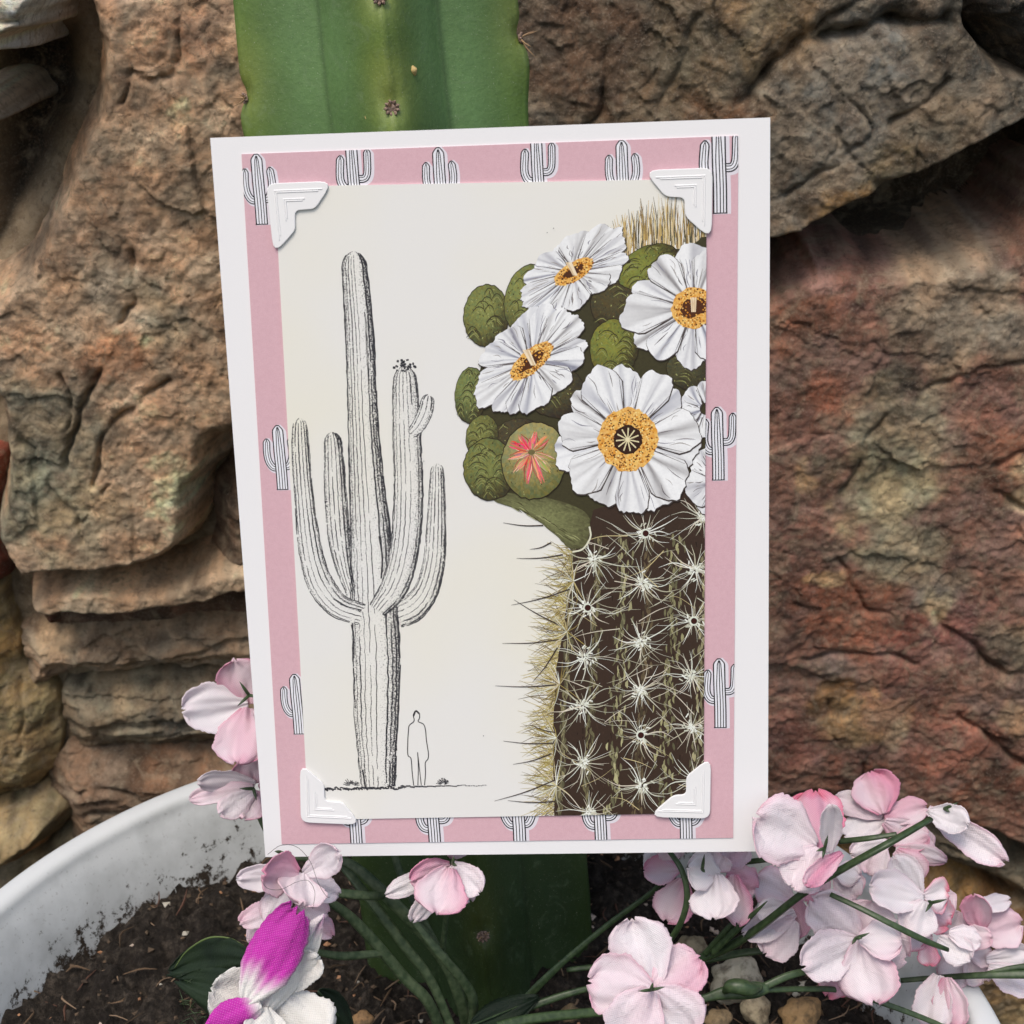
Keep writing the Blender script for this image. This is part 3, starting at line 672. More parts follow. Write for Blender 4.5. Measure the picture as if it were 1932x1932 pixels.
    if hole:
        I.poly([(cx+27*math.cos(t)*r.uniform(.93, 1.07), cy+27*math.sin(t)*r.uniform(.93, 1.07)) for t in np.linspace(0, 2*PI, 30)[:-1]], lin((54, 30, 20)), z=I.zz(z_)); I.layer(z_+1, 11)
        for q in range(11):
            t = 2*PI*q/11+.2; I.stroke([(cx, cy), (cx+22*math.cos(t), cy+22*math.sin(t))], [2.0, 2.6], lin((226, 214, 170)))
        I.poly([(cx+4*math.cos(t), cy+4*math.sin(t)) for t in np.linspace(0, 2*PI, 9)[:-1]], lin((236, 224, 180)), z=I.zz(z_+13))
    return z_
FL = BL[0]+2
flower(1330, 770, 52, 1.1, 0, 7, 2, 31, False, FL); flower(1350, 905, 58, 1.2, 0, 7, 2, 32, False, FL)
flower(1082, 512, 124, .52, -.56, 15, 42, 22, False, FL, .42)
flower(1308, 580, 134, .88, -.4, 13, 42, 24, False, FL, .9)
flower(1003, 680, 132, .62, -.72, 14, 50, 23, False, FL+104, .42)
z_ = flower(1184, 828, 136, 1.06, .1, 14, 56, 21, True, FL+104)
print('print layers', FL, z_); I.layer(z_, 20)
for (x, y) in ((1032, 438), (957, 586), (800, 868), (912, 1385), (1044, 430)): I.stroke([(x, y), (x+1.2, y+1)], 1.6, (*PEN, .9))
print('print faces', len(I.F), 'pink', len(PP.F))
sheet('illustration_panel', iq, .00026, IZ, (.76, .75, .71, 0.0), I, M_print)

# ---- photo corners
def rounded(pts, rads, n=5):
    out = []; m = len(pts); pts = [np.array(p, float) for p in pts]
    for i in range(m):
        p = pts[i]; a = pts[i-1]-p; b = pts[(i+1) % m]-p; r = min(rads[i], .45*np.linalg.norm(a), .45*np.linalg.norm(b)); a = a/np.linalg.norm(a)*r; b = b/np.linalg.norm(b)*r
        for t in np.linspace(0, 1, n): out.append((1-t)**2*(p+a)+2*t*(1-t)*p+t*t*(p+b))
    return out
ZC = IZ+.00062
corners = {
 'upper left': [(504, 346), (631, 341), (596, 394), (558, 397), (559, 434), (518, 480)],
 'upper right': [(1213, 321), (1344, 316), (1342, 453), (1292, 408), (1291, 373), (1255, 371)],
 'lower left': [(567, 1436), (613, 1476), (614, 1508), (648, 1510), (683, 1553), (569, 1548)],
 'lower right': [(1222, 1538), (1270, 1497), (1294, 1496), (1294, 1462), (1341, 1424), (1339, 1541)]}
CI = {'upper left': 0, 'upper right': 1, 'lower left': 5, 'lower right': 5}
RADS = {'upper left': (1, 1, 0, 0, 0, 1), 'upper right': (1, 1, 1, 0, 0, 0), 'lower left': (1, 0, 0, 0, 1, 1), 'lower right': (1, 0, 0, 0, 1, 1)}
for nm, pts in corners.items():
    P = rounded([oncard(*p) for p in pts], [.0012 if not Q_ else (.0022 if i_ == (2 if nm == 'zz' else CI[nm]) else .0042) for i_, Q_ in enumerate(RADS[nm])])
    A = sum(P[i][0]*P[(i+1) % len(P)][1]-P[(i+1) % len(P)][0]*P[i][1] for i in range(len(P)))
    if A < 0: P = P[::-1]
    n = len(P); ctr = np.mean(P, 0)
    def inset(d):
        out = []
        for i in range(n):
            t = P[(i+1) % n]-P[i-1]; t = t/(np.linalg.norm(t)+1e-12); out.append(P[i]+np.array([-t[1], t[0]])*d)
        return out
    loops = [(0, ZC-.0005), (0, ZC-.00012), (.00006, ZC-.00003), (.00018, ZC)]
    V = []
    for d, z_ in loops: V += [(p[0], p[1], z_) for p in inset(d)]
    Fc = []
    for l in range(len(loops)-1):
        for i in range(n): Fc.append((l*n+i, l*n+(i+1) % n, (l+1)*n+(i+1) % n, (l+1)*n+i))
    Fc.append(tuple((len(loops)-1)*n+i for i in range(n))); Fc.append(tuple(range(n))[::-1])
    # embossed L shaped ridges parallel to the outer edges
    Q = [oncard(*p) for p in pts]
    order = {'upper left': (5, 0, 1), 'upper right': (0, 1, 2), 'lower left': (0, 5, 4), 'lower right': (4, 5, 0)}[nm]
    e0, cc, e1 = Q[order[0]], Q[order[1]], Q[order[2]]; d0 = (e0-cc)/np.linalg.norm(e0-cc); d1 = (e1-cc)/np.linalg.norm(e1-cc)
    for off, inn, ln in ((.0017, .0, .0128), (.0021, 0, .0118), (.0037, 0, .0085), (.0041, 0, .0080)):
        pth = [cc+d1*off+d0*ln, cc+d1*off+d0*off, cc+d0*off+d1*ln]
        pth = [cc+d1*off+d0*(ln), cc+d1*off+d0*(off), cc+d0*off+d1*(ln)]
        w_ = .0002; i0 = len(V); z1 = ZC+.00013
        for i, p in enumerate(pth):
            t = pth[min(i+1, 2)]-pth[max(i-1, 0)]; t = t/np.linalg.norm(t); nn = np.array([-t[1], t[0]])*(1.35 if i == 1 else 1)
            for s_, zz in ((-1, ZC-.00002), (-.4, z1), (.4, z1), (1, ZC-.00002)): q = p+nn*w_*s_; V.append((q[0], q[1], zz))
        for i in range(2):
            for j in range(3): Fc.append((i0+i*4+j, i0+i*4+j+1, i0+(i+1)*4+j+1, i0+(i+1)*4+j))
    # diagonal closing ridges
    o = cmesh('photo_corner', V, Fc, M_corner, smooth=False)

# ------------------------------------------------------------------ stone wall
WY = .500
wall = empty('stone_wall', (0, WY, 0), 'rugged wall of brown and reddish natural stones in pale mortar behind the pot', 'wall')
def wp(p):                    # photo point -> wall plane x,z
    q = onY(p[0], p[1], WY); return np.array([q[0], q[2]])
def sdpoly(X, Z, P):
    P = np.asarray(P); d = np.full(X.shape, 1e9); ins = np.zeros(X.shape, bool); n = len(P)
    for i in range(n):
        a = P[i]; b = P[(i+1) % n]; e = b-a; t = np.clip(((X-a[0])*e[0]+(Z-a[1])*e[1])/(e@e+1e-12), 0, 1)
        d = np.minimum(d, (X-a[0]-t*e[0])**2+(Z-a[1]-t*e[1])**2)
        c = ((a[1] > Z) != (b[1] > Z)) & (X < (b[0]-a[0])*(Z-a[1])/(b[1]-a[1]+1e-15)+a[0]); ins ^= c
    d = np.sqrt(d); return np.where(ins, d, -d)
def dline(X, Z, L):
    L = catmull(L, max(12, len(L)*6)); d = np.full(X.shape, 1e9)
    for i in range(len(L)-1):
        a = L[i]; b = L[i+1]; e = b-a; t = np.clip(((X-a[0])*e[0]+(Z-a[1])*e[1])/(e@e+1e-12), 0, 1)
        d = np.minimum(d, np.hypot(X-a[0]-t*e[0], Z-a[1]-t*e[1]))
    return d
def field_mesh(name, X, Z, Yv, keep, colr, mat, parent):
    nz, nx = X.shape; idx = -np.ones(X.shape, int); idx[keep] = np.arange(keep.sum())
    V = np.c_[X[keep], Yv[keep], Z[keep]]; C = colr[keep]
    a = idx[:-1, :-1]; b = idx[:-1, 1:]; c = idx[1:, 1:]; d = idx[1:, :-1]; ok = (a >= 0) & (b >= 0) & (c >= 0) & (d >= 0)
    Fc = np.stack([a[ok], b[ok], c[ok], d[ok]], 1)
    return mesh(name, V, Fc.tolist(), mat, parent, col=C)
def stone(outline, h, edge, base, blobs=(), cracks=(), seed=0, amp=.004, sx=45, sz=45, rot=0, strata=0, step=.00062, tilt=(0, 0), label=None, slant=0):
    P = np.array([wp(p) for p in outline]); P = catmull(list(P)+[P[0]], len(P)*5)[:-1]
    x0, z0 = P.min(0)-.004; x1, z1 = P.max(0)+.004
    X, Z = np.meshgrid(np.arange(x0, x1, step), np.arange(z0, z1, step))
    wx = fbm(X*55, Z*55, 3, seed+3)*.0026; wz = fbm(X*55, Z*55, 3, seed+7)*.0026
    sd = sdpoly(X+wx, Z+wz, P)
    ca, sa = math.cos(rot), math.sin(rot); U = X*ca+Z*sa; Vv = -X*sa+Z*ca
    nz = fbm(U*sx+fbm(X*30, Z*30, 2, seed+1), Vv*sz+fbm(X*25, Z*25, 2, seed+2), 6, seed, .55)
    rg = ridged(U*sx*.7+.6*nz, Vv*sz*.7, 4, seed+20)
    fine = fbm(X*420, Z*420, 3, seed+5)
    if strata: nz = nz+strata*np.sin((Vv+fbm(X*25, Z*25, 3, seed+9)*.012)*520)*.35*sstep(-.2, .6, fbm(X*30, Z*60, 2, seed+13)+.2)
    mid = P.mean(0)
    gw = fbm(X*60, Z*60, 3, seed+70)*.28; c1, r1 = cells(U*sx*1.1+gw, Vv*sz*1.1+gw, seed); c2, r2 = cells(U*sx*3.1+gw*2, Vv*sz*3.1-gw*2, seed+3)
    hh = h*sstep(-.001, edge, sd)**.8+amp*(nz*.40+(rg-.6)*.45+c1*.55+c2*.26)+fine*.0006+(X-mid[0])*tilt[0]+(Z-mid[1])*tilt[1]
    # broken facets
    fc = fbm(X*22, Z*22, 2, seed+40); hh += amp*.3*fc
    for L, wdt, dep in cracks:
        dl = dline(X+wx*1.5+gw*.002, Z+wz*1.5, [wp(p) for p in L]); hh -= dep*(.75*np.exp(-(dl/(wdt*.42)))+.25*np.exp(-(dl/wdt)**1.5))*np.clip(.75+fbm(X*90, Z*90, 2, seed+81)*1.2, .1, 1.3)
    hh = np.where(sd < 0, np.minimum(hh, 0)+sd*16, hh)
    Y = WY-hh
    c = np.array(lin(base))[None, None, :]*np.ones(X.shape+(1,))
    v1 = fbm(X*38+.5*nz, Z*38, 5, seed+31)[..., None]; v2 = fbm(U*60, Vv*160, 4, seed+35)[..., None]
    for (bx, by, br, bc, st) in blobs:
        q = wp((bx, by)); rr = br*.000183; dd = np.hypot(X-q[0]+wx*3.5, (Z-q[1]+wz*3.5))/rr+fbm(X*90, Z*90, 4, seed+50)*.5
        m = (sstep(1.15, .55, dd)*st)[..., None]; c = c*(1-m)+np.array(lin(bc))*m
    v3 = fbm(X*190, Z*190, 4, seed+60)[..., None]; v4 = fbm(X*75, Z*75, 4, seed+64)[..., None]
    hue = np.clip(v4*1.6, -.5, .5)*np.array([1.0, .15, -.6]); c = c*(1+hue*.22)*1.05*(.86+.28*r1[..., None])*(.9+.2*r2[..., None])
    c = c*np.clip(1+v1*.8+v2*.55+v3*.6, .25, 2.1)
    c = (c*.90+c.mean(axis=2, keepdims=True)*.10)*(np.array([1.24, 1.14, 1.12]) if seed == 16 else np.array([1.20, 1.15, 1.12]) if seed < 14 else np.array([1.08, 1.06, 1.04]))
    return field_mesh('stone', X, Z, Y, sd > -.003, np.clip(c, .005, .8), M_rock, wall)

# mortar backing
step = .0011
X, Z = np.meshgrid(np.arange(-.27, .27, step), np.arange(-.29, .31, step))
mh = fbm(X*60, Z*60, 5, 91)*.004+fbm(X*300, Z*300, 3, 95)*.0006
recess = np.zeros_like(X)
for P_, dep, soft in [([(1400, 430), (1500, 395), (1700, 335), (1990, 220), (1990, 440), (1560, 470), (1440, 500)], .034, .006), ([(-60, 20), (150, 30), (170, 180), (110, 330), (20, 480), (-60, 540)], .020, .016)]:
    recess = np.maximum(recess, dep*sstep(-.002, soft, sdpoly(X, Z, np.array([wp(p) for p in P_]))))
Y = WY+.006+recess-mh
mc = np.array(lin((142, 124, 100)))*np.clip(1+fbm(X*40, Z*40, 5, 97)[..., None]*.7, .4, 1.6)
dm = sstep(.0, .02, recess)[..., None]; mc = mc*(1-dm)+np.where(X > 0, 1, 2.6)[..., None]*np.array(lin((20, 17, 14)))*dm  # shade of the recesses painted into the mortar colour
right_mix = sstep(.02, .09, X)[..., None]; mc = mc*(1-right_mix*.75)+np.array(lin((70, 58, 44)))*right_mix*.75  # mortar blended towards dark brown on the right
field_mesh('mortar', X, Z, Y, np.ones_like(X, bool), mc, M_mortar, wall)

T_ = (184, 152, 120)
stone([(165, -60), (320, -80), (520, -80), (560, 300), (530, 700), (450, 800), (436, 848), (410, 890), (398, 975), (335, 1025), (240, 1038), (165, 1040), (70, 1050), (22, 985), (12, 900), (24, 800), (10, 700), (-60, 600), (-60, 520), (30, 490), (90, 400), (130, 300), (178, 180), (190, 60)],
      .030, .010, T_,
      [(250, 420, 120, (166, 138, 112), .7), (120, 760, 130, (150, 146, 122), .8), (110, 880, 120, (140, 138, 112), .85), (330, 700, 90, (184, 146, 114), .6), (90, 600, 60, (186, 148, 116), .5), (310, 60, 90, (160, 128, 100), .7), (410, 40, 60, (190, 142, 108), .6), (390, 870, 90, (184, 150, 118), .6), (220, 230, 90, (150, 122, 96), .5),
       (210, 910, 90, (170, 152, 118), .6), (250, 500, 70, (196, 178, 150), .5), (330, 540, 60, (152, 142, 116), .6), (60, 300, 60, (120, 92, 66), .8), (260, 620, 50, (150, 96, 60), .6)],
      [([(370, 30), (360, 90), (320, 130), (290, 110), (260, 160)], .0012, .005), ([(160, 820), (185, 740), (200, 700), (235, 640)], .0014, .006), ([(205, 850), (240, 760), (300, 690), (350, 660)], .0014, .006), ([(165, 740), (175, 690), (160, 650)], .001, .004), ([(230, 850), (190, 920), (182, 900)], .001, .003), ([(250, 560), (290, 500), (280, 430)], .001, .004), ([(0, 640), (60, 720), (160, 880), (200, 960)], .0012, .0035)],
      seed=1, amp=.0021, sx=44, sz=36, rot=.5)
# second darker rock showing right of the big stone, beside the card
stone([(408, 900), (430, 865), (450, 820), (640, 760), (640, 1150), (420, 1045), (405, 985)], .020, .012, (104, 82, 64), [], [], seed=2, amp=.004, sx=30, sz=80)
# flat pale mortar shelf stone
stone([(70, 1062), (170, 1042), (330, 1040), (430, 1010), (620, 985), (640, 1060), (560, 1058), (440, 1088), (330, 1106), (220, 1118), (110, 1116), (72, 1092)], .026, .006, (170, 142, 112), [(200, 1090, 60, (186, 160, 128), .7)], [], seed=3, amp=.0012)
stone([(62, 1092), (110, 1118), (130, 1160), (100, 1170)], .012, .006, (116, 66, 48), [], [], seed=31, amp=.001)
# dark strip under it: the shelf's shadow, coloured in as a low stone
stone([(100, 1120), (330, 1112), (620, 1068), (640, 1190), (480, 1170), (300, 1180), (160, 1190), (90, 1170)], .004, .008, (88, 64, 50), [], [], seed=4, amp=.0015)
stone([(40, 1180), (110, 1160), (240, 1160), (420, 1130), (640, 1120), (640, 1265), (520, 1258), (330, 1255), (210, 1262), (120, 1268), (70, 1290), (52, 1240)], .014, .014, (150, 128, 104), [(300, 1200, 120, (150, 130, 106), .6), (120, 1180, 60, (150, 132, 104), .7)],
      [([(90, 1245), (200, 1225), (260, 1198), (330, 1215), (460, 1180)], .0016, .005), ([(130, 1262), (250, 1245), (350, 1235), (450, 1215)], .0012, .004)], seed=5, amp=.0034, sx=16, sz=95, rot=.12, strata=1.3)
stone([(125, 1290), (240, 1268), (420, 1262), (640, 1262), (640, 1400), (480, 1392), (300, 1400), (170, 1402), (130, 1380), (118, 1330)], .011, .014, (126, 112, 90), [(240, 1310, 110, (146, 134, 108), .7), (330, 1360, 60, (80, 78, 72), .6)],
      [([(190, 1372), (250, 1352), (330, 1340), (430, 1330)], .003, .004)], seed=6, amp=.0032, sx=14, sz=80, rot=.1, strata=.8)
stone([(110, 1420), (150, 1400), (300, 1404), (480, 1398), (640, 1410), (640, 1620), (420, 1560), (260, 1560), (150, 1600), (120, 1520), (90, 1470)], .013, .014, (118, 98, 78), [(200, 1450, 90, (128, 104, 84), .7), (330, 1430, 80, (122, 90, 66), .7)],
      [([(140, 1465), (220, 1458), (330, 1470), (420, 1445)], .0018, .004), ([(160, 1510), (240, 1500), (330, 1505)], .0014, .003)], seed=7, amp=.003, sx=16, sz=75, strata=.9)
stone([(-60, 1110), (10, 1100), (30, 1180), (48, 1260), (100, 1290), (118, 1400), (80, 1470), (20, 1490), (-60, 1500)], .012, .012, (140, 122, 82), [(10, 1200, 60, (170, 140, 84), .8), (60, 1380, 60, (128, 108, 74), .7)], [([(40, 1280), (60, 1340), (50, 1400)], .0014, .003)], seed=8, amp=.0026, sx=50, sz=30)
stone([(-60, 1500), (20, 1492), (95, 1480), (140, 1500), (138, 1535), (100, 1570), (50, 1600), (-60, 1596)], .026, .012, (140, 124, 88), [(60, 1580, 60, (176, 128, 82), .7)], [], seed=9, amp=.0022)
stone([(-60, 1610), (60, 1606), (160, 1560), (300, 1570), (420, 1600), (420, 1760), (-60, 1780)], .012, .010, (128, 114, 86), [], [], seed=10, amp=.003, sx=40, sz=60)
stone([(-60, 860), (4, 850), (20, 940), (24, 1040), (12, 1085), (-60, 1090)], .020, .008, (124, 62, 44), [], [], seed=11, amp=.002)
# top-left layered grey slabs sticking out of the dark hollow
stone([(-60, -60), (150, -60), (138, 10), (130, 30), (100, 44), (88, 66), (40, 74), (-60, 78)], .050, .004, (205, 195, 178), [], [([(40, 12), (120, 8)], .001, .006), ([(0, 40), (90, 44)], .0008, .004)], seed=12, amp=.0024, sx=18, sz=110, strata=.8)
stone([(-60, 150), (10, 152), (40, 175), (52, 198), (10, 200), (-60, 196)], .046, .003, (215, 202, 180), [], [([(-20, 178), (20, 176), (34, 188)], .0015, .006)], seed=13, amp=.0016)
# right side
stone([(850, -80), (1400, -90), (1760, -80), (1790, 20), (1850, 90), (1940, 130), (2000, 150), (1890, 208), (1790, 258), (1650, 325), (1520, 385), (1440, 420), (1300, 436), (1000, 400), (900, 200)],
      .030, .004, (116, 104, 88),
      [(1230, 130, 190, (106, 86, 62), .8), (1330, 60, 130, (110, 96, 72), .7), (1480, 200, 110, (136, 126, 110), .8), (1600, 120, 110, (122, 116, 106), .8), (1700, 240, 100, (112, 98, 76), .6), (1640, 340, 90, (132, 112, 74), .6), (1540, 380, 80, (160, 122, 66), .7), (1100, 60, 110, (96, 72, 54), .8), (1760, 60, 80, (70, 66, 58), .8), (1350, 200, 70, (116, 80, 52), .8), (1440, 30, 80, (150, 122, 84), .6)],
      [([(1375, 160), (1420, 110), (1480, 60), (1560, 50), (1640, 20), (1740, 16)], .0032, .011), ([(1740, 120), (1700, 160), (1640, 200)], .0016, .005), ([(1500, 50), (1540, 10), (1600, -30)], .0018, .005), ([(1450, 330), (1530, 280), (1600, 210), (1560, 150)], .001, .0035), ([(1620, 320), (1680, 290), (1700, 230)], .001, .0035), ([(1050, 300), (1120, 180), (1130, 80)], .002, .004), ([(1200, 240), (1260, 120), (1300, 0)], .0016, .003)],
      seed=14, amp=.0024, sx=26, sz=60, rot=-.95)
stone([(1770, -80), (2020, -80), (2020, 190), (1950, 180), (1860, 90), (1800, 10)], .030, .010, (60, 56, 50), [(1880, 60, 60, (84, 80, 74), .6)], [], seed=15, amp=.004, sx=20, sz=90, rot=.9)
R_ = (138, 104, 88)
stone([(1380, 540), (1450, 492), (1500, 462), (1520, 446), (1560, 456), (1640, 466), (1720, 456), (1860, 432), (2020, 418), (2020, 1580), (1900, 1545), (1760, 1500), (1600, 1478), (1500, 1452), (1380, 1440), (1330, 1000)],
      .024, .007, R_,
      [(1560, 470, 90, (160, 116, 100), .7), (1760, 470, 110, (150, 122, 104), .6), (1760, 540, 130, (160, 144, 118), .9), (1880, 590, 90, (150, 138, 116), .8), (1500, 560, 70, (150, 96, 66), .7), (1520, 640, 90, (118, 90, 76), .8), (1680, 640, 60, (98, 84, 76), .7),
       (1680, 760, 130, (150, 140, 112), .9), (1640, 880, 110, (144, 140, 108), .9), (1660, 980, 90, (150, 142, 112), .85), (1740, 1060, 70, (136, 128, 110), .8), (1820, 720, 80, (128, 90, 76), .8), (1860, 830, 90, (118, 78, 56), .8), (1540, 700, 60, (132, 84, 62), .8), (1480, 760, 70, (112, 80, 68), .8), (1500, 860, 36, (176, 150, 108), .8),
       (1500, 960, 70, (122, 86, 72), .8), (1480, 1060, 70, (114, 82, 70), .7), (1580, 1110, 100, (142, 86, 60), .9), (1680, 1130, 60, (140, 78, 60), .8), (1540, 1040, 28, (206, 170, 120), .9), (1800, 1130, 80, (124, 82, 76), .8), (1850, 1150, 60, (156, 140, 112), .8), (1900, 1180, 40, (160, 146, 116), .8), (1740, 1080, 36, (196, 176, 136), .8),
       (1540, 1210, 70, (114, 98, 88), .8), (1680, 1210, 80, (110, 74, 64), .8), (1850, 1240, 90, (122, 98, 84), .8), (1580, 1290, 70, (164, 134, 88), .85), (1540, 1260, 50, (150, 112, 66), .8), (1650, 1280, 50, (160, 120, 88), .85), (1650, 1320, 40, (166, 150, 118), .8), (1480, 1330, 80, (124, 84, 74), .8), (1760, 1340, 110, (136, 88, 70), .9), (1880, 1300, 50, (168, 140, 104), .7), (1900, 1420, 90, (132, 84, 62), .8), (1600, 1410, 90, (120, 78, 62), .8), (1800, 1460, 90, (122, 76, 54), .8), (1910, 885, 60, (190, 168, 128), .8)],
      [([(1560, 880), (1610, 800), (1650, 730)], .0012, .004), ([(1740, 1100), (1790, 1150), (1840, 1200), (1932, 1210)], .0018, .006), ([(1780, 1290), (1830, 1330), (1890, 1370), (1932, 1400)], .0018, .006), ([(1600, 1380), (1620, 1430), (1690, 1470), (1800, 1476)], .0016, .005), ([(1540, 1270), (1560, 1330)], .0012, .003), ([(1700, 700), (1800, 660), (1930, 640)], .0014, .003), ([(1850, 830), (1932, 800)], .0014, .004), ([(1560, 1000), (1600, 1080), (1660, 1100)], .0012, .003), ([(1500, 1180), (1620, 1170), (1700, 1190)], .0016, .004), ([(1840, 880), (1890, 905), (1940, 935)], .0016, .006)],
      seed=16, amp=.0017, sx=26, sz=44, rot=-.15, strata=.35)
stone([(1340, 1440), (1500, 1462), (1640, 1490), (1780, 1512), (1900, 1560), (2020, 1600), (2020, 1720), (1850, 1640), (1600, 1560), (1380, 1560)], .014, .010, (116, 104, 84), [], [([(1460, 1490), (1640, 1520), (1800, 1570)], .002, .004)], seed=17, amp=.003, sx=14, sz=100, rot=-.35, strata=1.0)
stone([(1350, 1560), (1500, 1560), (1760, 1600), (1860, 1660), (2040, 1730), (2060, 2100), (1350, 2150)], .018, .014, (138, 106, 58), [(1900, 1700, 120, (130, 90, 46), .8), (1890, 1850, 90, (120, 106, 76), .6)], [([(1830, 1700), (1880, 1800), (1932, 1840)], .0018, .004)], seed=18, amp=.004, sx=40, sz=60)

# ------------------------------------------------------------------ pot
PC = np.array([-.019, .293, 0.0]); PR = .147
prof = [(.138, -.004), (.1392, -.0012), (.1412, .0), (.144, .0), (.1462, -.0008), (.147, -.003), (.1468, -.007), (.1435, -.012), (.1400, -.03), (.134, -.07), (.122, -.11), (.100, -.14), (.0, -.142)]
inner = [(.0, -.125), (.092, -.122), (.112, -.09), (.121, -.06), (.127, -.035), (.132, -.018), (.1355, -.009)]
pp = catmull(inner+prof, 90); n = 160; V = []
for i in range(n):
    a = 2*PI*i/n
    for r, z_ in pp:
        r = max(r, 1e-4); V.append((PC[0]+r*math.cos(a), PC[1]+r*math.sin(a), z_))
pot = mesh('plant_pot', V, gridfaces(n, len(pp), True), M_pot, None)
pot.data.transform(Matrix.Translation(-Vector(PC))); pot.location = PC
tag(pot, 'round white glazed bowl shaped plant pot with dirt splashes inside its rim', 'plant pot')

# ------------------------------------------------------------------ soil
def soilz(x, y):
    r = np.hypot(x-PC[0], y-PC[1]); base = -.030-.020*sstep(.125, .05, r)+.004*sstep(.05, -.08, x)
    base = base+.004*sstep(.0, .1, x)
    return base+fbm(x*60, y*60, 4, 61)*.005+fbm(x*230, y*230, 4, 66)*.0040
nr, na = 190, 460; V = []
for i in range(nr):
    for j in range(na):
        r = .134*(i/(nr-1))**.8+1e-5; a = 2*PI*j/na; V.append((PC[0]+r*math.cos(a), PC[1]+r*math.sin(a)))
V = np.array(V); rr_ = np.hypot(V[:, 0]-PC[0], V[:, 1]-PC[1])
zz = soilz(V[:, 0], V[:, 1]); zz = zz
Fc = [(i*na+j, i*na+(j+1) % na, (i+1)*na+(j+1) % na, (i+1)*na+j) for i in range(nr-1) for j in range(na)]
soil = mesh('soil', np.c_[V, zz], [f[::-1] for f in Fc], M_soil); tag(soil, kind='structure')
# bits: fibres, bark crumbs, perlite (uncountable)
parts = []; cols = []
for i in range(3200):
    a = rnd.uniform(0, 2*PI); r = .128*math.sqrt(rnd.random()); x, y = PC[0]+r*math.cos(a), PC[1]+r*math.sin(a); z_ = float(soilz(np.array(x), np.array(y)))
    t = rnd.random()
    if t < .30:
        L = rnd.uniform(.003, .010); b = rnd.uniform(0, PI); p0 = np.array([x, y, z_+.0006]); d = np.array([math.cos(b), math.sin(b), rnd.uniform(-.2, .35)])*L; k_ = np.array([rnd.gauss(0, .001), rnd.gauss(0, .001), .0008])
        v, f = tube(np.array([p0, p0+d*.5+k_, p0+d]), [.00012, rnd.uniform(.00018, .0004), .00008], n=4, sub=6); c = rnd.choice([(.14, .09, .055), (.22, .15, .10), (.06, .04, .025), (.10, .05, .035)])
    else:
        s = rnd.uniform(.0004, .0014) if t < .90 else rnd.uniform(.0007, .0016)
        v = np.array([(1, 0, 0), (-1, 0, 0), (0, 1, 0), (0, -1, 0), (0, 0, 1), (0, 0, -1)], float)*[[rnd.uniform(.5, 1.3)*s] for _ in range(6)]; M_ = np.array(Euler((rnd.random()*3, rnd.random()*3, rnd.random()*3)).to_matrix())
        v = v@M_.T*np.array([1, 1, .7])+[x, y, z_+s*.2]; f = [(0, 2, 4), (2, 1, 4), (1, 3, 4), (3, 0, 4), (2, 0, 5), (1, 2, 5), (3, 1, 5), (0, 3, 5)]
        c = rnd.choice([(.05, .035, .025), (.085, .06, .04), (.03, .022, .016), (.11, .075, .05)]) if t < .90 else rnd.choice([(.5, .40, .33), (.42, .22, .12), (.45, .42, .36)])
    parts.append((v, f)); cols += [c]*len(v)
V, Fc = merge(parts); tag(mesh('soil_debris', V, Fc, M_bits, None, smooth=False, col=np.array(cols)), kind='stuff')
# pebbles
def pebble(px, py, w, h, col, label, seed, dz=0, rot=0, z=None):
    p = onZ(px, py, -.028+dz if z is None else z); d = (p-CAM)@FWD; w *= .86; h *= .86; R = w/2/1932/F*d; Rh = h/2/1932/F*d
    me_v = []; nu, nv = 26, 16
    for i in range(nu):
        for j in range(nv):
            a = 2*PI*i/nu; b = -PI/2+PI*j/(nv-1); u = np.array([math.cos(b)*math.cos(a), math.cos(b)*math.sin(a), math.sin(b)])
            k_ = 1+.34*float(perlin(u[0]*1.3+seed, u[1]*1.3+u[2], seed))+.22*float(perlin(u[0]*2.6+seed, u[2]*2.6, seed+4))
            me_v.append(u*k_*np.array([R, max(R, Rh)*.85, Rh*.95]))
    v = np.array(me_v)@np.array(Euler((.2, rot, rot*.6)).to_matrix()).T+p
    o = mesh('pebble', v, gridfaces(nu, nv, True), M_pebble, None, col=np.tile(lin(col), (len(v), 1)))
    o.data.transform(Matrix.Translation(-Vector(p))); o.location = p
    tag(o, label, 'pebble', 'pebbles lying on the soil right of the cactus')
G = [(1302, 1795, 80, 62, (150, 138, 112), 'grey beige pebble just right of the large open front blossom top'),
     (1388, 1850, 120, 96, (196, 186, 164), 'large chalky white pebble behind the green stem joint'),
     (1450, 1792, 90, 60, (190, 180, 156), 'cream pebble between the long green branches under the pale petals'),
     (1428, 1905, 62, 78, (176, 160, 132), 'upright tan pebble just below the green stem joint'),
     (1512, 1915, 96, 70, (172, 138, 96), 'rust speckled tan pebble at the bottom edge, right of the upright one'),
     (1356, 1925, 60, 40, (150, 128, 96), 'small brown pebble at the bottom edge beside the front blossom'),
     (1515, 1872, 60, 34, (206, 200, 184), 'flat white pebble under the widest lower blossom'),
     (1075, 1912, 46, 30, (120, 104, 80), 'small dull brown pebble near the foot of the cactus'),
     (682, 1926, 54, 34, (170, 132, 92), 'lone orange tan pebble on the soil left of the cactus foot')]
for i, g in enumerate(G): pebble(*g, seed=i+2, rot=rnd.uniform(-.5, .5))

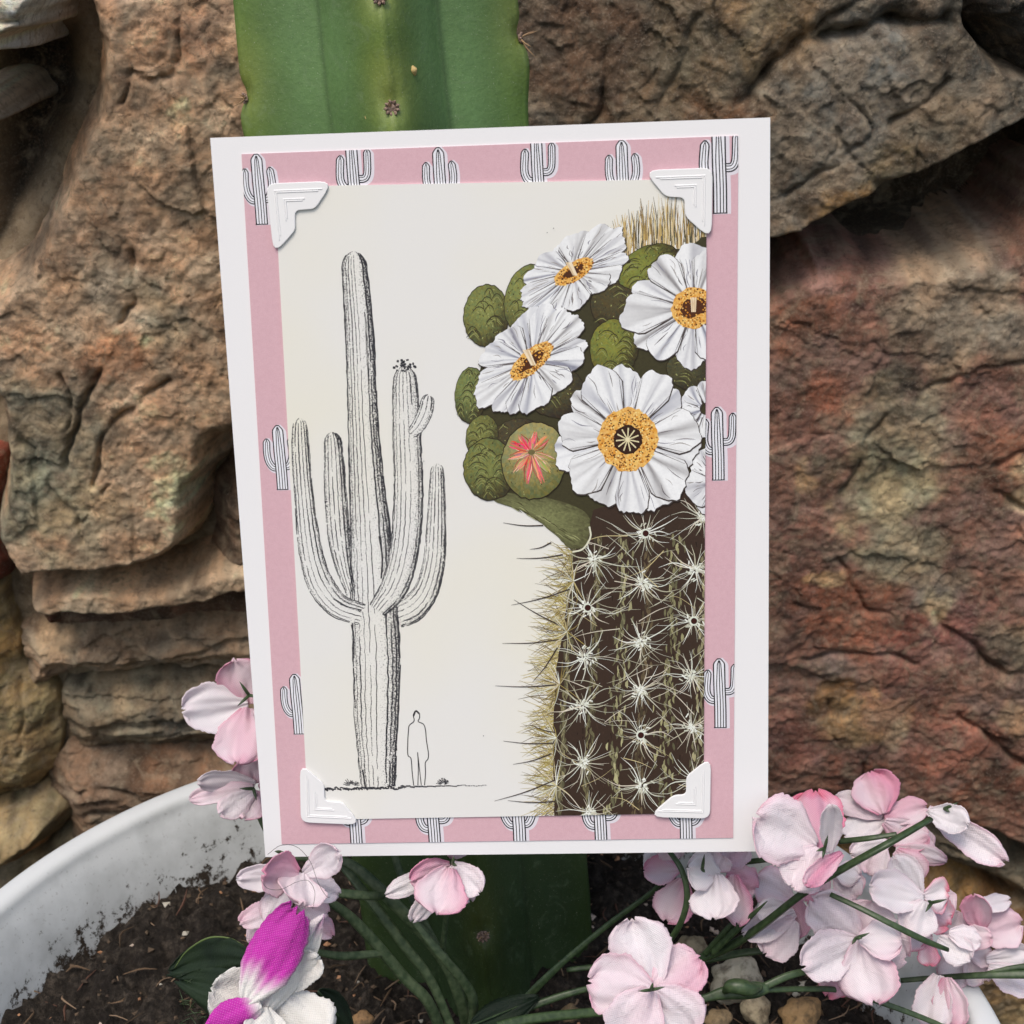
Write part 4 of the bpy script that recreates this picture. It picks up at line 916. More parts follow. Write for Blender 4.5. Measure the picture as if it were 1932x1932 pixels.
# ------------------------------------------------------------------ cactus
R0 = .0388
ctop = at(697, -80, .392); cbot = at(921, 1932, .500); 
cbot = cbot+(cbot-ctop)*.10; axis = (ctop-cbot); clen = np.linalg.norm(axis); axis = axis/clen
cact = empty('columnar_cactus', cbot, 'tall green ribbed columnar cactus growing in the pot behind the greeting card', 'cactus')
ex = RIGHT-axis*(RIGHT@axis); ex /= np.linalg.norm(ex); ey = np.cross(ex, axis)   # ey roughly towards camera?
if ey@(-FWD) < 0: ey = -ey
ROT = math.radians(7)
def crossr(phi):       # phi from the camera-facing ridge
    q = (phi/(2*PI/5)+.5) % 1-.5; q = abs(q)*2         # 0 ridge .. 1 valley
    flat = math.cos(PI/5)*1.0
    r_side = math.sin(PI/5)*0+1
    # straight facet from ridge (r=1) to valley (r=.74)
    a = (q)*PI/5; x0, y0 = 1.0, 0.0; x1, y1 = .63*math.cos(PI/5), .63*math.sin(PI/5)
    t = math.tan(a); s_ = (x0*t-y0)/((y1-y0)-(x1-x0)*t+1e-9); px_, py_ = x0+(x1-x0)*s_, y0+(y1-y0)*s_
    r = math.hypot(px_, py_)
    r = r-.04*math.exp(-(q/.10)**2)+.012*math.exp(-((q-1)/.05)**2)+.025*math.sin(q*PI)
    return r, q
nph, nh = 240, 220; V = []; C = []
def sgn(a): return (a+PI) % (2*PI)-PI
areole_spots = [(755, 215, 0), (733, 4, 0), (960, 1768, 0), (931, 1535, 0)]
def taxis(px, py):
    # height along the axis whose camera-facing point projects to py
    best = None
    for t in np.linspace(-.02, 1.1, 400):
        p = cbot+axis*clen*t+ey*R0*.95; q = p-CAM; yy = 966-(q@UP)/(q@FWD)*F*1932
        if best is None or abs(yy-py) < best[0]: best = (abs(yy-py), t)
    return best[1]
hts = [taxis(755, 205), taxis(733, 0), taxis(960, 1768), taxis(931, 1535)]
hl = [taxis(0, 178), taxis(0, 1300)]; hr = [taxis(0, 105), taxis(0, 1350)]
for i in range(nph):
    phi = 2*PI*i/nph; r, q = crossr(phi)
    for j in range(nh):
        t = j/(nh-1); rr = R0*r*(1+.012*math.sin(t*23)+.006*math.sin(t*51+phi*2))
        ribi = int(round(phi/(2*PI/5))) % 5
        hs = {0: hts, 4: hl, 1: hr}.get(ribi, [])
        g = 0
        for h_ in hs:
            dz = (t-h_)*clen; w = math.exp(-(q/.28)**2); rr += R0*.045*w*math.exp(-((dz+.006)/.009)**2); rr -= R0*.05*math.exp(-(q/.10)**2)*math.exp(-((dz-.001)/.003)**2); g = max(g, math.exp(-(q/.25)**2)*math.exp(-((dz-.004)/.012)**2))
        ang = phi+ROT; p = cbot+axis*clen*t+rr*(math.cos(ang)*ey+math.sin(ang)*ex)
        V.append(p)
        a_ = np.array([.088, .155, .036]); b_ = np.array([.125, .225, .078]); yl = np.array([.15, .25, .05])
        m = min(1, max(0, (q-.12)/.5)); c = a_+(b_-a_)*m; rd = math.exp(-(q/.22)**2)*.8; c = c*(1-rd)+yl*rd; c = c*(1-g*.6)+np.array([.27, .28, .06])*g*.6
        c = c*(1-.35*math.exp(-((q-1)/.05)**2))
        c = c*(.26+.86*float(sstep(.22, .66, t)))   # card's shade painted into the skin low on the stem
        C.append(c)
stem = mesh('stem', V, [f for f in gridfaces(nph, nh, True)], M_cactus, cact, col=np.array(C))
def surf(phi, h_, extra=0):
    r, q = crossr(phi); ang = phi+ROT; rr = R0*r*1.0+extra; return cbot+axis*clen*h_+rr*(math.cos(ang)*ey+math.sin(ang)*ex), (math.cos(ang)*ey+math.sin(ang)*ex)
def areole(phi, h_, size, nsp, sl):
    p, nrm = surf(phi, h_, -.0012+.0010)
    e = bpy.data.objects.new
    s1 = np.cross(nrm, axis); s1 /= np.linalg.norm(s1); parts = []
    V = []; Fc = []; nu = 14
    for i in range(5):
        b = i/4*PI/2
        for j in range(nu):
            a = 2*PI*j/nu; r = size*math.cos(b)*(1+.25*float(perlin(math.cos(a)*2+phi, math.sin(a)*2+h_*9, 3+i))); V.append(p+s1*r*math.cos(a)+axis*r*math.sin(a)*.9+nrm*(size*.5*math.sin(b)))
    Fc = [(i*nu+j, i*nu+(j+1) % nu, (i+1)*nu+(j+1) % nu, (i+1)*nu+j) for i in range(4) for j in range(nu)]
    parts = [(np.array(V), Fc)]
    for k_ in range(9):     # woolly lobes
        a = 2*PI*k_/9; q = p+s1*size*.75*math.cos(a)+axis*size*.75*math.sin(a)+nrm*size*.25; v, f = tube(np.array([q, q+nrm*size*.25+(q-p)*.28, q+(q-p)*.55]), [size*.28, size*.22, size*.06], n=6, sub=5); parts.append((v, f))
    V, Fc = merge(parts); ar = mesh('areole', V, Fc, M_wool, cact)
    for k_ in range(nsp):
        a = rnd.uniform(0, 2*PI); d = s1*math.cos(a)+axis*math.sin(a)+nrm*rnd.uniform(.5, 1.3); d /= np.linalg.norm(d); L = sl*rnd.uniform(.6, 1.2)
        v, f = tube(np.array([p+nrm*size*.2, p+d*L*.5, p+d*L+nrm*L*.1]), [.00028, .0002, .00005], n=6, sub=6); mesh('spine', v, f, M_spine, ar)
for h_ in hts: areole(0, h_, .0017, 2, .0030)
areole(2*PI*4/5, hl[0], .0013, 4, .005); areole(2*PI/5, hr[0], .0013, 4, .006); areole(2*PI*4/5, hl[1], .0013, 3, .004); areole(2*PI/5, hr[1], .0013, 3, .004)
# seeds stuck on the skin
def on_cactus(px, py):
    r = ray(px, py); best = None
    for t in np.linspace(.3, .45, 600):
        p = CAM+r*t; w = p-cbot; h_ = w@axis; q = w-axis*h_; ang = math.atan2(q@ex, q@ey); rad = crossr(ang-ROT)[0]*R0
        if np.linalg.norm(q) < rad: return CAM+r*(t-.0006)
    return CAM+r*.36
for pts, w, lb in [([(778, 124), (780, 132), (783, 142)], [8, 15, 9], 'oval tan seed stuck to the cactus, right of its middle ridge'), ([(688, 210), (692, 222), (699, 235)], [3, 7, 5], 'thin curved straw coloured husk stuck to the cactus, left of its middle ridge'), ([(722, 4), (726, 6)], [7, 7], 'tiny round yellow seed stuck to the cactus at the top edge of the picture')]:
    P = np.array([on_cactus(*p) for p in pts]); R = np.array(w)/2/1932/F*.37; R[0] *= .5; R[-1] *= .5
    v, f = tube(P, R, n=10, sub=12); o = mesh('seed', v, f, M_seed, None); c_ = P.mean(0); o.data.transform(Matrix.Translation(-Vector(c_))); o.location = c_; tag(o, lb, 'seed', 'seeds and husks stuck to the cactus')

# ------------------------------------------------------------------ artificial blossoms
PK = np.array(lin((226, 150, 180))); PW = np.array(lin((236, 222, 230))); PWW = np.array(lin((244, 241, 245))); HOT = np.array(lin((238, 110, 140)))
def petal(parent, b, t, w, d0, d1, pink=.4, curl=.15, cup=.18, roll=None, seed=0, edge=.3, mat=None, col=None, prof=None, name='petal', wave=.085, nu=34, nv=25):
    """b, t base and tip in photo coordinates at depths d0, d1; w apparent width in px"""
    r = random.Random(seed*7+3); P0 = at(b[0], b[1], d0); P1 = at(t[0], t[1], d1); ax = P1-P0; L = np.linalg.norm(ax); ax = ax/L
    mid = (P0+P1)/2; vd = CAM-mid; vd /= np.linalg.norm(vd); sd = np.cross(ax, vd); sd /= np.linalg.norm(sd); nn = np.cross(sd, ax)
    if roll is None: roll = r.uniform(-.35, .35)
    s2 = sd*math.cos(roll)+nn*math.sin(roll); n2 = np.cross(s2, ax)
    if n2@vd < 0: n2 = -n2
    Wd = 1.08*w/1932/F*(d0+d1)/2/2/max(.5, math.cos(roll)); V = []; UV = []; C = []
    ph = r.uniform(0, 6.28); skew = r.uniform(-.12, .12); notch = r.uniform(-.01, .035)
    for i in range(nu):
        s = i/(nu-1); hw = ((.26+.74*math.sin(min(1, s/.60)*PI/2)**1.05) if s < .60 else max(0, 1-((s-.60)/.404)**2.5)**.46)*(1+.05*math.sin(7*s+ph)+.03*math.sin(17*s+ph*2))
        if prof: hw = prof(s)
        for j in range(nv):
            u = -1+2*j/(nv-1); ed = abs(u)**6
            jg = (r.uniform(-.045, .03) if abs(u) > .99 and s > .15 else 0)+(r.uniform(-.02, .012) if i == nu-1 else 0)
            x = u*hw*(1+jg); y = s+.03*math.sin(u*9+ph)*s*s-notch*math.exp(-(u/.2)**2)*max(0, s-.8)*5+(r.uniform(-.012, .012) if s > .93 else 0)
            x += skew*s*s
            z_ = cup*Wd*(x*x-.3)+curl*L*(s*s-.1)+wave*Wd*math.sin(5*u+ph+3*s)*(.3+s)+wave*.8*Wd*math.sin(11*u+ph*2)*s*s*abs(u)+.05*Wd*math.exp(-(u/.12)**2)*(1-s)+.035*Wd*math.sin(13*u+ph*3)*(1-s*.6)+.05*Wd*math.sin(4*u-6*s+ph*1.7)
            V.append(P0+ax*L*y+s2*Wd*x+n2*z_); UV.append((x*Wd, y*L))
            pm = pink*(.35+.65*(.5+.5*math.sin(2.2*u+ph+2*s)))+edge*(ed*.8+max(0, s-.82)*3.2)+r.uniform(-.02, .02)
            pm += .35*pink*max(0, .3-s)*3
            pm = min(1, max(0, pm)); c = PWW+(PK-PWW)*pm
            if edge > .55: e2 = min(1, max(0, s-.86)*6+ed*.5)*.75; c = c*(1-e2)+HOT*e2
            if col: c = col(u, s)
            C.append(c)
    o = mesh(name, V, gridfaces(nu, nv), mat or M_petal, parent, col=np.array(C), uv=np.array(UV))
    sm = o.modifiers.new('cloth', 'SOLIDIFY'); sm.thickness = .00022; sm.offset = 0
    return o
def calyx(parent, x, y, d, spikes):
    parts = []
    for dx, dy in spikes: parts.append(px_tube([(x, y, d), (x+dx*.5, y+dy*.5, d-.0015), (x+dx, y+dy, d-.002)], [7, 6, .8], n=8, sub=8))
    V, Fc = merge(parts); return mesh('calyx', V, Fc, M_stem, parent)
def sub_empty(name, parent, x, y, d):
    o = bpy.data.objects.new(name, None); COL.objects.link(o); o.empty_display_size = .005; o.parent = parent; o.location = at(x, y, d)-world_loc(parent); return o
SEED = [0]
def blossom(spray, x, y, d, petals, cal=None, name='blossom'):
    """petals: (bx,by,tx,ty,w,pink,dd_tip,edge[,curl,cup])"""
    e = sub_empty(name, spray, x, y, d)
    for i, p in enumerate(petals):
        SEED[0] += 1; bx, by, tx, ty, w, pk, dd = p[:7]; ed = p[7] if len(p) > 7 else .3; rq = random.Random(SEED[0]*3); cu = p[8] if len(p) > 8 else rq.uniform(-.05, .16); cp = p[9]*.8 if len(p) > 9 else rq.uniform(-.06, .2)
        dl = .0013*i
        petal(e, (bx, by), (tx, ty), w, d-dl, d+dd-dl, pk, cu, cp, None, SEED[0], ed)
    if cal: calyx(e, cal[0], cal[1], d-.0013*len(petals)-.0006, cal[2])
    return e
def stems(spray, L, name='branch', mat=None):
    for pts, w in L:
        v, f = px_tube(pts, [q*1.15 for q in w], n=18, sub=40, ridge=.13, rs=3); mesh(name, v, f, mat or M_stem, spray)

# left spray (rising behind the card's left edge)
SL = empty('flower_spray', at(885, 1925, .440), 'artificial pink blossom spray on the left, its stems curving up behind the card edge', 'artificial flowers', 'artificial blossom sprays in the pot')
blossom(SL, 460, 1325, .398, [(468, 1330, 442, 1246, 82, .75, -.004, .3), (468, 1325, 346, 1345, 88, .08, -.006, .15, .10), (480, 1310, 545, 1290, 80, .5, .0), (466, 1335, 448, 1441, 92, .55, -.006, .45), (480, 1335, 560, 1380, 80, .4, 0)], (470, 1312, [(-18, -26), (-22, 20), (16, 2)]))
blossom(SL, 482, 1485, .415, [(480, 1480, 462, 1432, 62, .95, -.002, .3), (482, 1480, 372, 1466, 40, .12, -.005, .15, .3), (478, 1484, 366, 1503, 36, .35, -.007, .2, -.3), (490, 1490, 545, 1470, 60, .5, 0), (485, 1490, 462, 1552, 54, .55, -.006, .3, .25), (482, 1490, 412, 1545, 46, .25, -.007, .2, .3)], (478, 1488, [(-26, 0), (6, 22)]))
blossom(SL, 548, 1705, .392, [(545, 1700, 470, 1780, 52, .55, -.003, .3, -.2), (560, 1705, 625, 1765, 42, .6, -.002, .4, -.3), (560, 1700, 620, 1720, 46, .4, 0), (545, 1700, 460, 1745, 44, .4, -.001, .3, .2)])
blossom(SL, 560, 1650, .383, [(566, 1655, 634, 1690, 48, .15, .006, .2), (550, 1660, 500, 1738, 52, .25, -.002, .2), (556, 1655, 450, 1655, 46, .08, -.002, .1, .3, .35), (570, 1650, 652, 1603, 58, .12, -.006, .25, .25, .4), (572, 1645, 560, 1710, 86, .2, -.008, .35, .2, .3), (566, 1650, 492, 1640, 78, .8, -.007, .35, .2, .4)], (530, 1608, [(-12, -2), (8, 4)]))
blossom(SL, 850, 1635, .398, [(845, 1615, 880, 1588, 40, .5, 0), (848, 1640, 890, 1702, 40, .25, .003, .3, -.1), (842, 1640, 733, 1684, 36, .06, .001, .15, .15), (845, 1645, 782, 1742, 40, .12, .001, .15, -.1), (850, 1632, 772, 1655, 48, .85, -.003, .3, .2, .4), (852, 1630, 906, 1684, 56, .12, -.003, .2, .1, .45), (848, 1636, 820, 1725, 94, .55, -.006, .5, .15, .3)], (854, 1630, [(2, -14), (8, 4)]))
stems(SL, [([(470, 1470, .42), (490, 1540, .420), (540, 1610, .422), (650, 1625, .420), (735, 1695, .418), (830, 1800, .425), (866, 1880, .43), (885, 1960, .44)], [7.8, 10.4, 11.7, 15.6, 19.5, 19.5, 18.2, 16.9]),
           ([(600, 1690, .395), (650, 1722, .402), (700, 1772, .408), (763, 1846, .415), (806, 1890, .42), (838, 1960, .43)], [11.7, 15.6, 18.2, 18.2, 18.2, 16.9]),
           ([(570, 1675, .392), (630, 1684, .40), (690, 1690, .405), (722, 1690, .412)], [10.4, 14.3, 14.3, 11.7]), ([(590, 1795, .392), (645, 1804, .40), (722, 1798, .410)], [10.4, 13.0, 11.7]),
           ([(843, 1700, .405), (840, 1750, .412), (834, 1795, .418)], [9.1, 9.1, 10.4]), ([(770, 1725, .412), (830, 1800, .414), (872, 1850, .42), (892, 1890, .426), (888, 1960, .436)], [10.4, 14.3, 15.6, 15.6, 15.6]),
           ([(455, 1300, .41), (500, 1320, .412), (520, 1400, .42), (530, 1500, .425), (560, 1600, .424)], [7.8, 10.4, 10.4, 10.4, 10.4]), ([(640, 1625, .425), (700, 1700, .420), (760, 1780, .422), (812, 1850, .425), (856, 1950, .43)], [13, 15, 16, 15, 14]), ([(740, 1600, .43), (760, 1660, .43), (800, 1740, .43), (850, 1830, .435)], [10.4, 11.7, 11.7, 11.7])], mat=M_stem2)

# right spray (upper)
SR = empty('flower_spray', at(1317, 1810, .430), 'artificial pink blossom spray on the right, crowded branches spreading out over the pot rim', 'artificial flowers', 'artificial blossom sprays in the pot')
blossom(SR, 1668, 1540, .432, [(1670, 1545, 1594, 1578, 52, .06, -.002, .15), (1665, 1540, 1578, 1502, 44, .25, .002, .2), (1668, 1540, 1746, 1526, 50, .65, 0, .3), (1668, 1535, 1640, 1457, 84, .9, .004, .35, -.1, .3), (1668, 1550, 1760, 1600, 60, .5, .004)])
blossom(SR, 1680, 1600, .425, [(1680, 1590, 1606, 1610, 44, .1, 0, .2), (1685, 1590, 1752, 1576, 46, .6, -.002, .3), (1690, 1600, 1784, 1617, 34, .35, -.003, .4, .2), (1690, 1605, 1740, 1655, 56, .6, -.002, .3), (1670, 1600, 1640, 1650, 50, .3, 0)])
blossom(SR, 1765, 1535, .405, [(1750, 1528, 1896, 1622, 56, .12, -.006, .5, .1, .7), (1752, 1530, 1830, 1560, 54, .04, -.008, .15, .2, .5)], (1782, 1526, [(26, -12), (10, 6)]))
blossom(SR, 1262, 1650, .415, [(1275, 1615, 1218, 1640, 60, .06, 0, .15), (1285, 1640, 1212, 1645, 50, .75, -.002, .35, .3, .5), (1290, 1660, 1262, 1738, 72, .8, 0, .35), (1280, 1620, 1262, 1592, 60, .3, 0)])
blossom(SR, 1350, 1640, .405, [(1360, 1640, 1408, 1596, 50, .55, .002, .3), (1370, 1650, 1425, 1680, 66, .8, .002, .3), (1385, 1650, 1392, 1742, 56, .8, .001, .4), (1340, 1640, 1360, 1610, 60, .3, .0), (1360, 1650, 1294, 1640, 66, .06, -.003, .15, .2, .4), (1350, 1650, 1352, 1734, 84, .12, -.004, .2, .15, .3)], (1325, 1640, [(4, -28), (5, 6)]))
blossom(SR, 1480, 1700, .415, [(1490, 1690, 1500, 1765, 70, .7, 0, .3), (1495, 1700, 1425, 1660, 70, .45, 0, .3), (1500, 1720, 1402, 1765, 60, .15, -.002, .2, .2, .3), (1500, 1735, 1440, 1795, 80, .25, -.003, .2), (1490, 1715, 1430, 1720, 44, .1, -.004, .15)])
blossom(SR, 1590, 1660, .412, [(1560, 1640, 1520, 1700, 54, .8, 0, .4), (1580, 1640, 1618, 1690, 60, .15, -.001, .5), (1570, 1640, 1620, 1655, 44, .1, 0, .3)])
blossom(SR, 1550, 1600, .378, [(1545, 1605, 1536, 1489, 100, .85, .012, .95, -.05, .1), (1540, 1600, 1422, 1545, 118, .22, -.002, .35, .1, .25), (1545, 1600, 1492, 1672, 84, .2, -.002, .2, .05, .3), (1590, 1608, 1512, 1672, 38, .95, -.004, .3, .3, .5), (1566, 1612, 1567, 1512, 40, .06, -.006, .2, .15, .6)], (1556, 1600, [(6, -24), (-16, 6), (-4, 20)]))
blossom(SR, 1625, 1768, .398, [(1600, 1790, 1566, 1880, 60, .75, .003, .6), (1625, 1775, 1708, 1812, 96, .3, -.002, .35, .08), (1625, 1770, 1640, 1700, 92, .3, .001, .25, .05, .25), (1622, 1770, 1530, 1702, 88, .2, -.001, .25), (1620, 1775, 1512, 1822, 84, .15, -.003, .2, .1, .25), (1622, 1775, 1648, 1892, 104, .35, -.004, .45, .08, .2), (1620, 1770, 1700, 1772, 70, .25, -.003, .25)], (1615, 1770, [(26, -10), (-8, 12), (12, 0)]))
blossom(SR, 1742, 1690, .400, [(1745, 1700, 1790, 1745, 66, .55, .003, .6), (1740, 1695, 1684, 1618, 58, .08, .002, .2, .1, .4), (1745, 1690, 1788, 1690, 62, .2, .001, .6, .1, .3), (1745, 1695, 1640, 1672, 74, .1, -.002, .2, .1, .3), (1745, 1700, 1720, 1762, 70, .12, -.001, .2)], (1758, 1703, [(28, -6), (-12, 18), (-8, -4)]))
blossom(SR, 1815, 1720, .410, [(1810, 1720, 1795, 1770, 60, .35, .0), (1840, 1760, 1925, 1745, 76, .45, .001, .35, .1, .3), (1830, 1715, 1905, 1700, 34, .1, .002, .2), (1850, 1760, 1838, 1682, 54, .8, -.003, .55, .2, .5), (1800, 1770, 1870, 1770, 44, .35, -.002, .4, .2), (1800, 1720, 1770, 1690, 50, .3, .001)])
blossom(SR, 1780, 1790, .403, [(1760, 1770, 1700, 1770, 44, .5, .001, .9), (1750, 1780, 1752, 1822, 40, .8, 0, .8), (1770, 1770, 1830, 1810, 52, .06, -.003, .2, .2, .4), (1790, 1760, 1850, 1775, 44, .1, -.002, .2)])
blossom(SR, 1820, 1830, .412, [(1830, 1810, 1775, 1850, 60, .25, 0, .3), (1830, 1800, 1860, 1850, 64, .3, 0, .3), (1830, 1800, 1870, 1800, 50, .2, 0)])
blossom(SR, 1775, 1860, .402, [(1770, 1840, 1752, 1936, 70, .12, .0, .3, .05, .3), (1785, 1845, 1804, 1938, 62, .6, -.001, .4, .05, .3)])
blossom(SR, 1900, 1830, .408, [(1860, 1810, 1940, 1800, 44, .12, 0, .2), (1865, 1825, 1945, 1868, 52, .15, -.001, .3)])
stems(SR, [([(1317, 1812, .420), (1380, 1785, .412), (1440, 1745, .405), (1510, 1690, .396), (1590, 1640, .388), (1680, 1590, .384), (1756, 1546, .392)], [15, 15, 13, 12, 12, 12, 10]),
           ([(1585, 1588, .398), (1640, 1582, .394), (1692, 1574, .392)], [9, 9, 7]), ([(1567, 1688, .392), (1625, 1715, .388), (1690, 1748, .386), (1745, 1775, .388), (1788, 1792, .392)], [8, 9, 10, 10, 7]),
           ([(1262, 1605, .402), (1286, 1642, .400), (1296, 1690, .400), (1284, 1740, .402), (1254, 1788, .408)], [8, 9, 10, 10, 10]),
           ([(1317, 1815, .424), (1400, 1798, .42), (1505, 1788, .418)], [12, 12, 8]), ([(1345, 1798, .412), (1400, 1745, .404), (1448, 1700, .398)], [10, 11, 1.5]), ([(1330, 1800, .415), (1375, 1750, .41), (1405, 1720, .408)], [10, 9, 2]),
           ([(956, 1925, .44), (1010, 1865, .438), (1070, 1808, .436), (1150, 1742, .434), (1228, 1684, .430), (1260, 1650, .426)], [14, 13, 10, 9, 8, 6]), ([(1070, 1830, .44), (1160, 1820, .436), (1250, 1812, .43), (1320, 1812, .425)], [8, 9, 10, 12]),
           ([(1400, 1628, .41), (1450, 1622, .405), (1520, 1614, .402)], [9, 9, 8])])
# lower spray with the joint and the large front blossom
SF = empty('flower_spray', at(900, 1960, .425), 'lowest pink blossom spray, with a fat green stem joint and the largest open blossom', 'artificial flowers', 'artificial blossom sprays in the pot')
blossom(SF, 1228, 1862, .372, [(1232, 1868, 1196, 1734, 108, .10, .004, .3, .0, .15), (1232, 1865, 1322, 1812, 96, .6, .003, .4, .02, .15), (1230, 1868, 1112, 1848, 112, .22, .001, .5, .02, .15), (1234, 1868, 1310, 1945, 104, .18, -.001, .4, .02, .15), (1228, 1868, 1172, 1970, 112, .28, -.002, .35, .02, .15)], (1228, 1868, [(26, -6), (-24, 2), (4, -14)]))
stems(SF, [([(1300, 1892, .392), (1335, 1882, .392), (1365, 1874, .392), (1420, 1868, .391), (1450, 1864, .391)], [14, 13, 20, 26, 14]),
           ([(1440, 1862, .391), (1490, 1840, .392), (1545, 1828, .394)], [12, 12, 8]), ([(1440, 1868, .392), (1520, 1866, .396), (1590, 1870, .40), (1700, 1905, .40), (1800, 1945, .40)], [9, 9, 9, 9, 8]),
           ([(1700, 1850, .412), (1780, 1844, .408), (1860, 1840, .402), (1945, 1838, .398)], [8, 9, 11, 15]), ([(1860, 1836, .402), (1910, 1826, .40), (1950, 1822, .398)], [5, 8, 10]),
           ([(890, 1950, .425), (990, 1925, .42), (1100, 1912, .412), (1200, 1905, .402), (1300, 1894, .392)], [14, 16, 15, 14, 13]), ([(900, 1945, .43), (1000, 1900, .43), (1090, 1870, .43), (1180, 1852, .425)], [10, 12, 10, 4])])
v, f = px_tube([(1366, 1872, .3885), (1378, 1862, .387), (1396, 1862, .3865), (1415, 1866, .387), (1436, 1862, .3885)], [10, 26, 30, 28, 12], n=14, sub=26, ridge=.07, rs=5); mesh('stem_joint', v, f, M_stem, SF)

# orchid with magenta folded petal
OR = empty('orchid_blossom', at(500, 1890, .352), 'white cloth orchid blossom with vivid magenta folded petals at the lower left', 'artificial flower')
MG = np.array(lin((196, 28, 170))); MG2 = np.array(lin((160, 20, 130))); OW = np.array(lin((232, 230, 226)))
petal(OR, (505, 1900), (400, 1862), 100, .360, .356, .0, .05, .15, .1, 201, .0, M_orchid, lambda u, s: OW)
petal(OR, (520, 1880), (590, 1985), 150, .358, .352, .0, .04, .12, -.1, 202, .0, M_orchid, lambda u, s: OW)
petal(OR, (500, 1870), (600, 1800), 70, .357, .356, .0, .1, .3, -.3, 205, .0, M_orchid, lambda u, s: OW)
lens_ = lambda s: (math.sin(PI*min(1, (s*.94+.06)))**.75)
petal(OR, (488, 1915), (604, 1728), 74, .353, .356, .0, .02, -.35, -.45, 203, .0, M_orchid, lambda u, s: OW+(MG*.6+OW*.4-OW)*float(np.clip((s-.80)*5, 0, .8))*(1 if u > -.2 else .3), lens_, wave=.1)
def magc(u, s):
    m = float(sstep(.10, .42, s+.05*math.sin(u*5)+.03*math.sin(u*17+2))); m2 = float(sstep(.9, 1.0, u))*.35; c = OW*(1-m)+(MG*(1.05-.3*max(0, s-.4)))*m; return c*(1-m2)+OW*m2
def bandp(s): return float(np.interp(s, [0, .12, .3, .55, .8, .95, 1], [.22, .55, .92, 1, .84, .62, .40]))
petal(OR, (462, 1890), (566, 1716), 96, .350, .352, .0, .04, -.30, .12, 204, .0, M_orchid, magc, bandp, wave=.05)
petal(OR, (492, 1895), (370, 1965), 66, .350, .345, .0, .03, -.5, .3, 206, .0, M_orchid, lambda u, s: OW+(MG-OW)*float(sstep(.0, .25, s)), lens_, wave=.05)
petal(OR, (500, 1900), (500, 1990), 90, .351, .346, .0, .03, .3, .2, 207, .0, M_orchid, lambda u, s: OW)
# leaves
def leaf(name, b, t, w, d0, d1, label, seed, grp='dark green cloth leaves lying on the soil'):
    c_ = at((b[0]+t[0])/2, (b[1]+t[1])/2, (d0+d1)/2); e = empty(name, c_, label, 'artificial leaf', grp)
    prof = lambda s: math.sin(PI*min(1, s*.92+.06))**.8
    petal(e, b, t, w, d0, d1, 0, .08, -.25, .2, seed, 0, M_leaf, lambda u, s: (.03, .06, .02), prof, 'blade', wave=.06)
    v, f = px_tube([(b[0], b[1], d0-.0012), ((b[0]+t[0])/2, (b[1]+t[1])/2, (d0+d1)/2-.0014), (t[0], t[1], d1-.001)], [4, 3, 1], n=6, sub=14); mesh('vein', v, f, M_stem, e)
leaf('leaf', (480, 1815), (340, 1828), 96, .392, .420, 'dark green cloth leaf lying on the soil left of the magenta orchid petal', 301)
leaf('leaf', (500, 1905), (355, 1850), 90, .385, .412, 'frayed deep green cloth leaf under the white orchid petal on the soil', 302)
leaf('leaf', (600, 1870), (662, 1945), 56, .375, .385, 'small glossy dark leaf right of the white orchid petals at the bottom edge', 303)
leaf('leaf', (890, 1935), (1010, 1885), 52, .42, .43, 'textured dark green leaf lying at the foot of the cactus', 304)
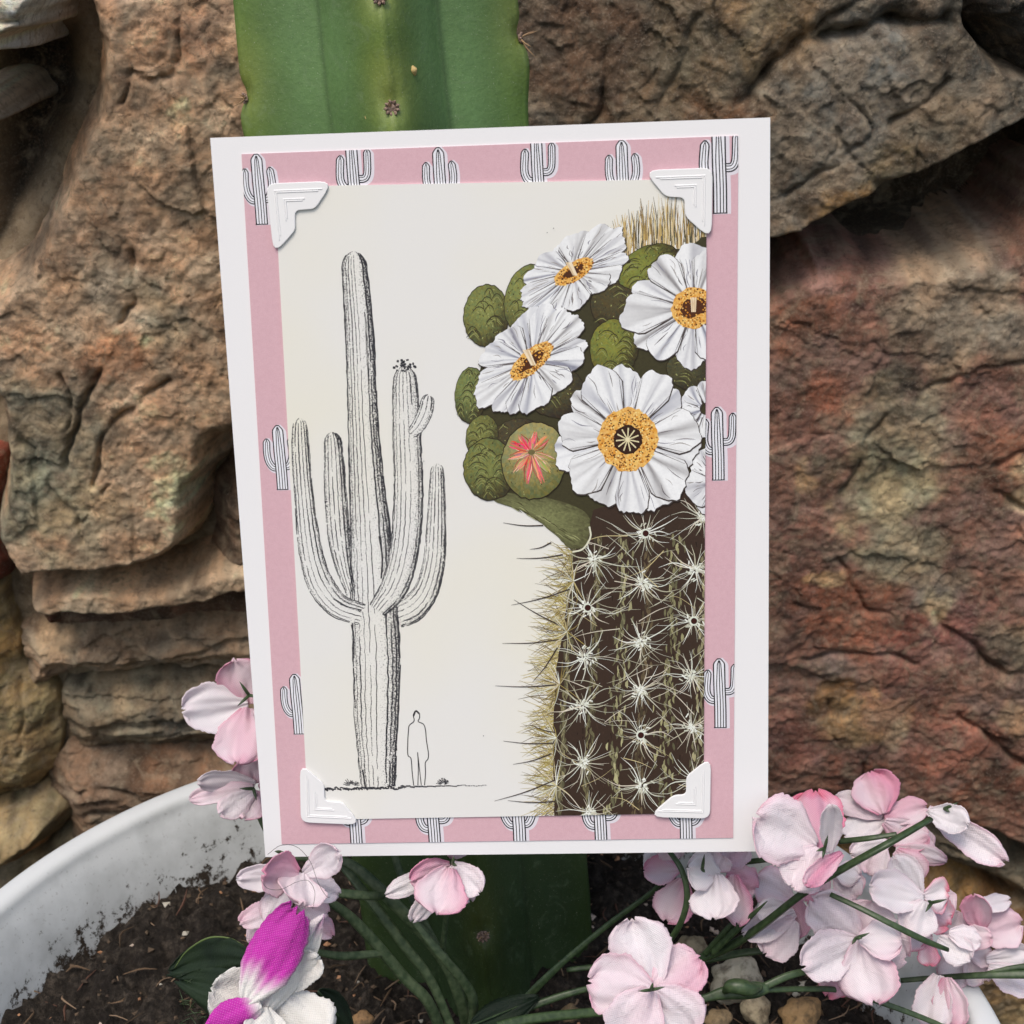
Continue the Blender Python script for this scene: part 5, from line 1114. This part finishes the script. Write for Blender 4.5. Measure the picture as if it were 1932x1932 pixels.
# leaf edge fray and grass-like fibres under the orchid
parts = []
for i in range(70):
    x, y = rnd.uniform(335, 450), rnd.uniform(1845, 1935); a = rnd.gauss(0, .5); L = rnd.uniform(15, 45); parts.append(px_tube([(x, y, .41), (x+L*.5*math.cos(a), y+L*.5*math.sin(a)-4, .407), (x+L*math.cos(a), y+L*math.sin(a), .41)], [1.2, 1.4, .6], n=4, sub=6))
V, Fc = merge(parts); tag(mesh('frayed_fibres', V, Fc, M_stem), kind='stuff')
o = None
v, f = px_tube([(330, 1826, .4075), (352, 1795, .405), (392, 1770, .403), (432, 1770, .402), (460, 1784, .400)], [2.5, 3, 4, 3, 2], n=6, sub=20)
o = mesh('leaf_rib', v, f, M_edge, None); tag(o, 'thin yellow green wire rib curling along the top of the dark leaf', 'leaf rib')
# hair thread across the lower-left blossom
v, f = px_tube([(505, 1612, .368), (530, 1595, .366), (560, 1598, .366), (585, 1625, .367), (600, 1665, .365), (615, 1690, .364), (622, 1693, .366)], .9, n=5, sub=50)
v2, f2 = px_tube([(492, 1660, .366), (505, 1676, .366), (530, 1678, .365), (560, 1664, .364), (582, 1662, .365), (594, 1684, .366), (590, 1715, .367)], .9, n=5, sub=50)
V, Fc = merge([(v, f), (v2, f2)]); tag(mesh('loose_thread', V, Fc, M_thread), 'fine dark loose thread looping over the blossom at the card lower left corner', 'thread')

# ------------------------------------------------------------------ light
wd = bpy.data.worlds.new('World'); sc.world = wd; wd.use_nodes = True; nt = wd.node_tree
sky = nt.nodes.new('ShaderNodeTexSky'); sky.sky_type = 'NISHITA'; sky.sun_disc = False
EL, AZ = math.radians(64), math.radians(208)     # azimuth measured clockwise from +Y (behind-left of the camera)
sky.sun_elevation = EL; sky.sun_rotation = AZ; sky.air_density = 1.6; sky.dust_density = 4.0; sky.ozone_density = 1.0
bg = nt.nodes['Background']; nt.links.new(sky.outputs[0], bg.inputs[0]); bg.inputs[1].default_value = .12
sl = bpy.data.lights.new('sun', 'SUN'); so = bpy.data.objects.new('sun', sl); COL.objects.link(so)
sl.energy = 1.5; sl.angle = math.radians(26); sl.color = (1, .94, .85)
dv = Vector((math.sin(AZ)*math.cos(EL), math.cos(AZ)*math.cos(EL), math.sin(EL))); so.rotation_euler = dv.to_track_quat('Z', 'Y').to_euler()
so.location = (0, 0, 2)
sc.render.engine = 'CYCLES'
sc.view_settings.view_transform = 'Standard'; sc.view_settings.look = 'None'; sc.view_settings.exposure = .34; sc.view_settings.gamma = 1
sc.render.resolution_x = sc.render.resolution_y = 1024
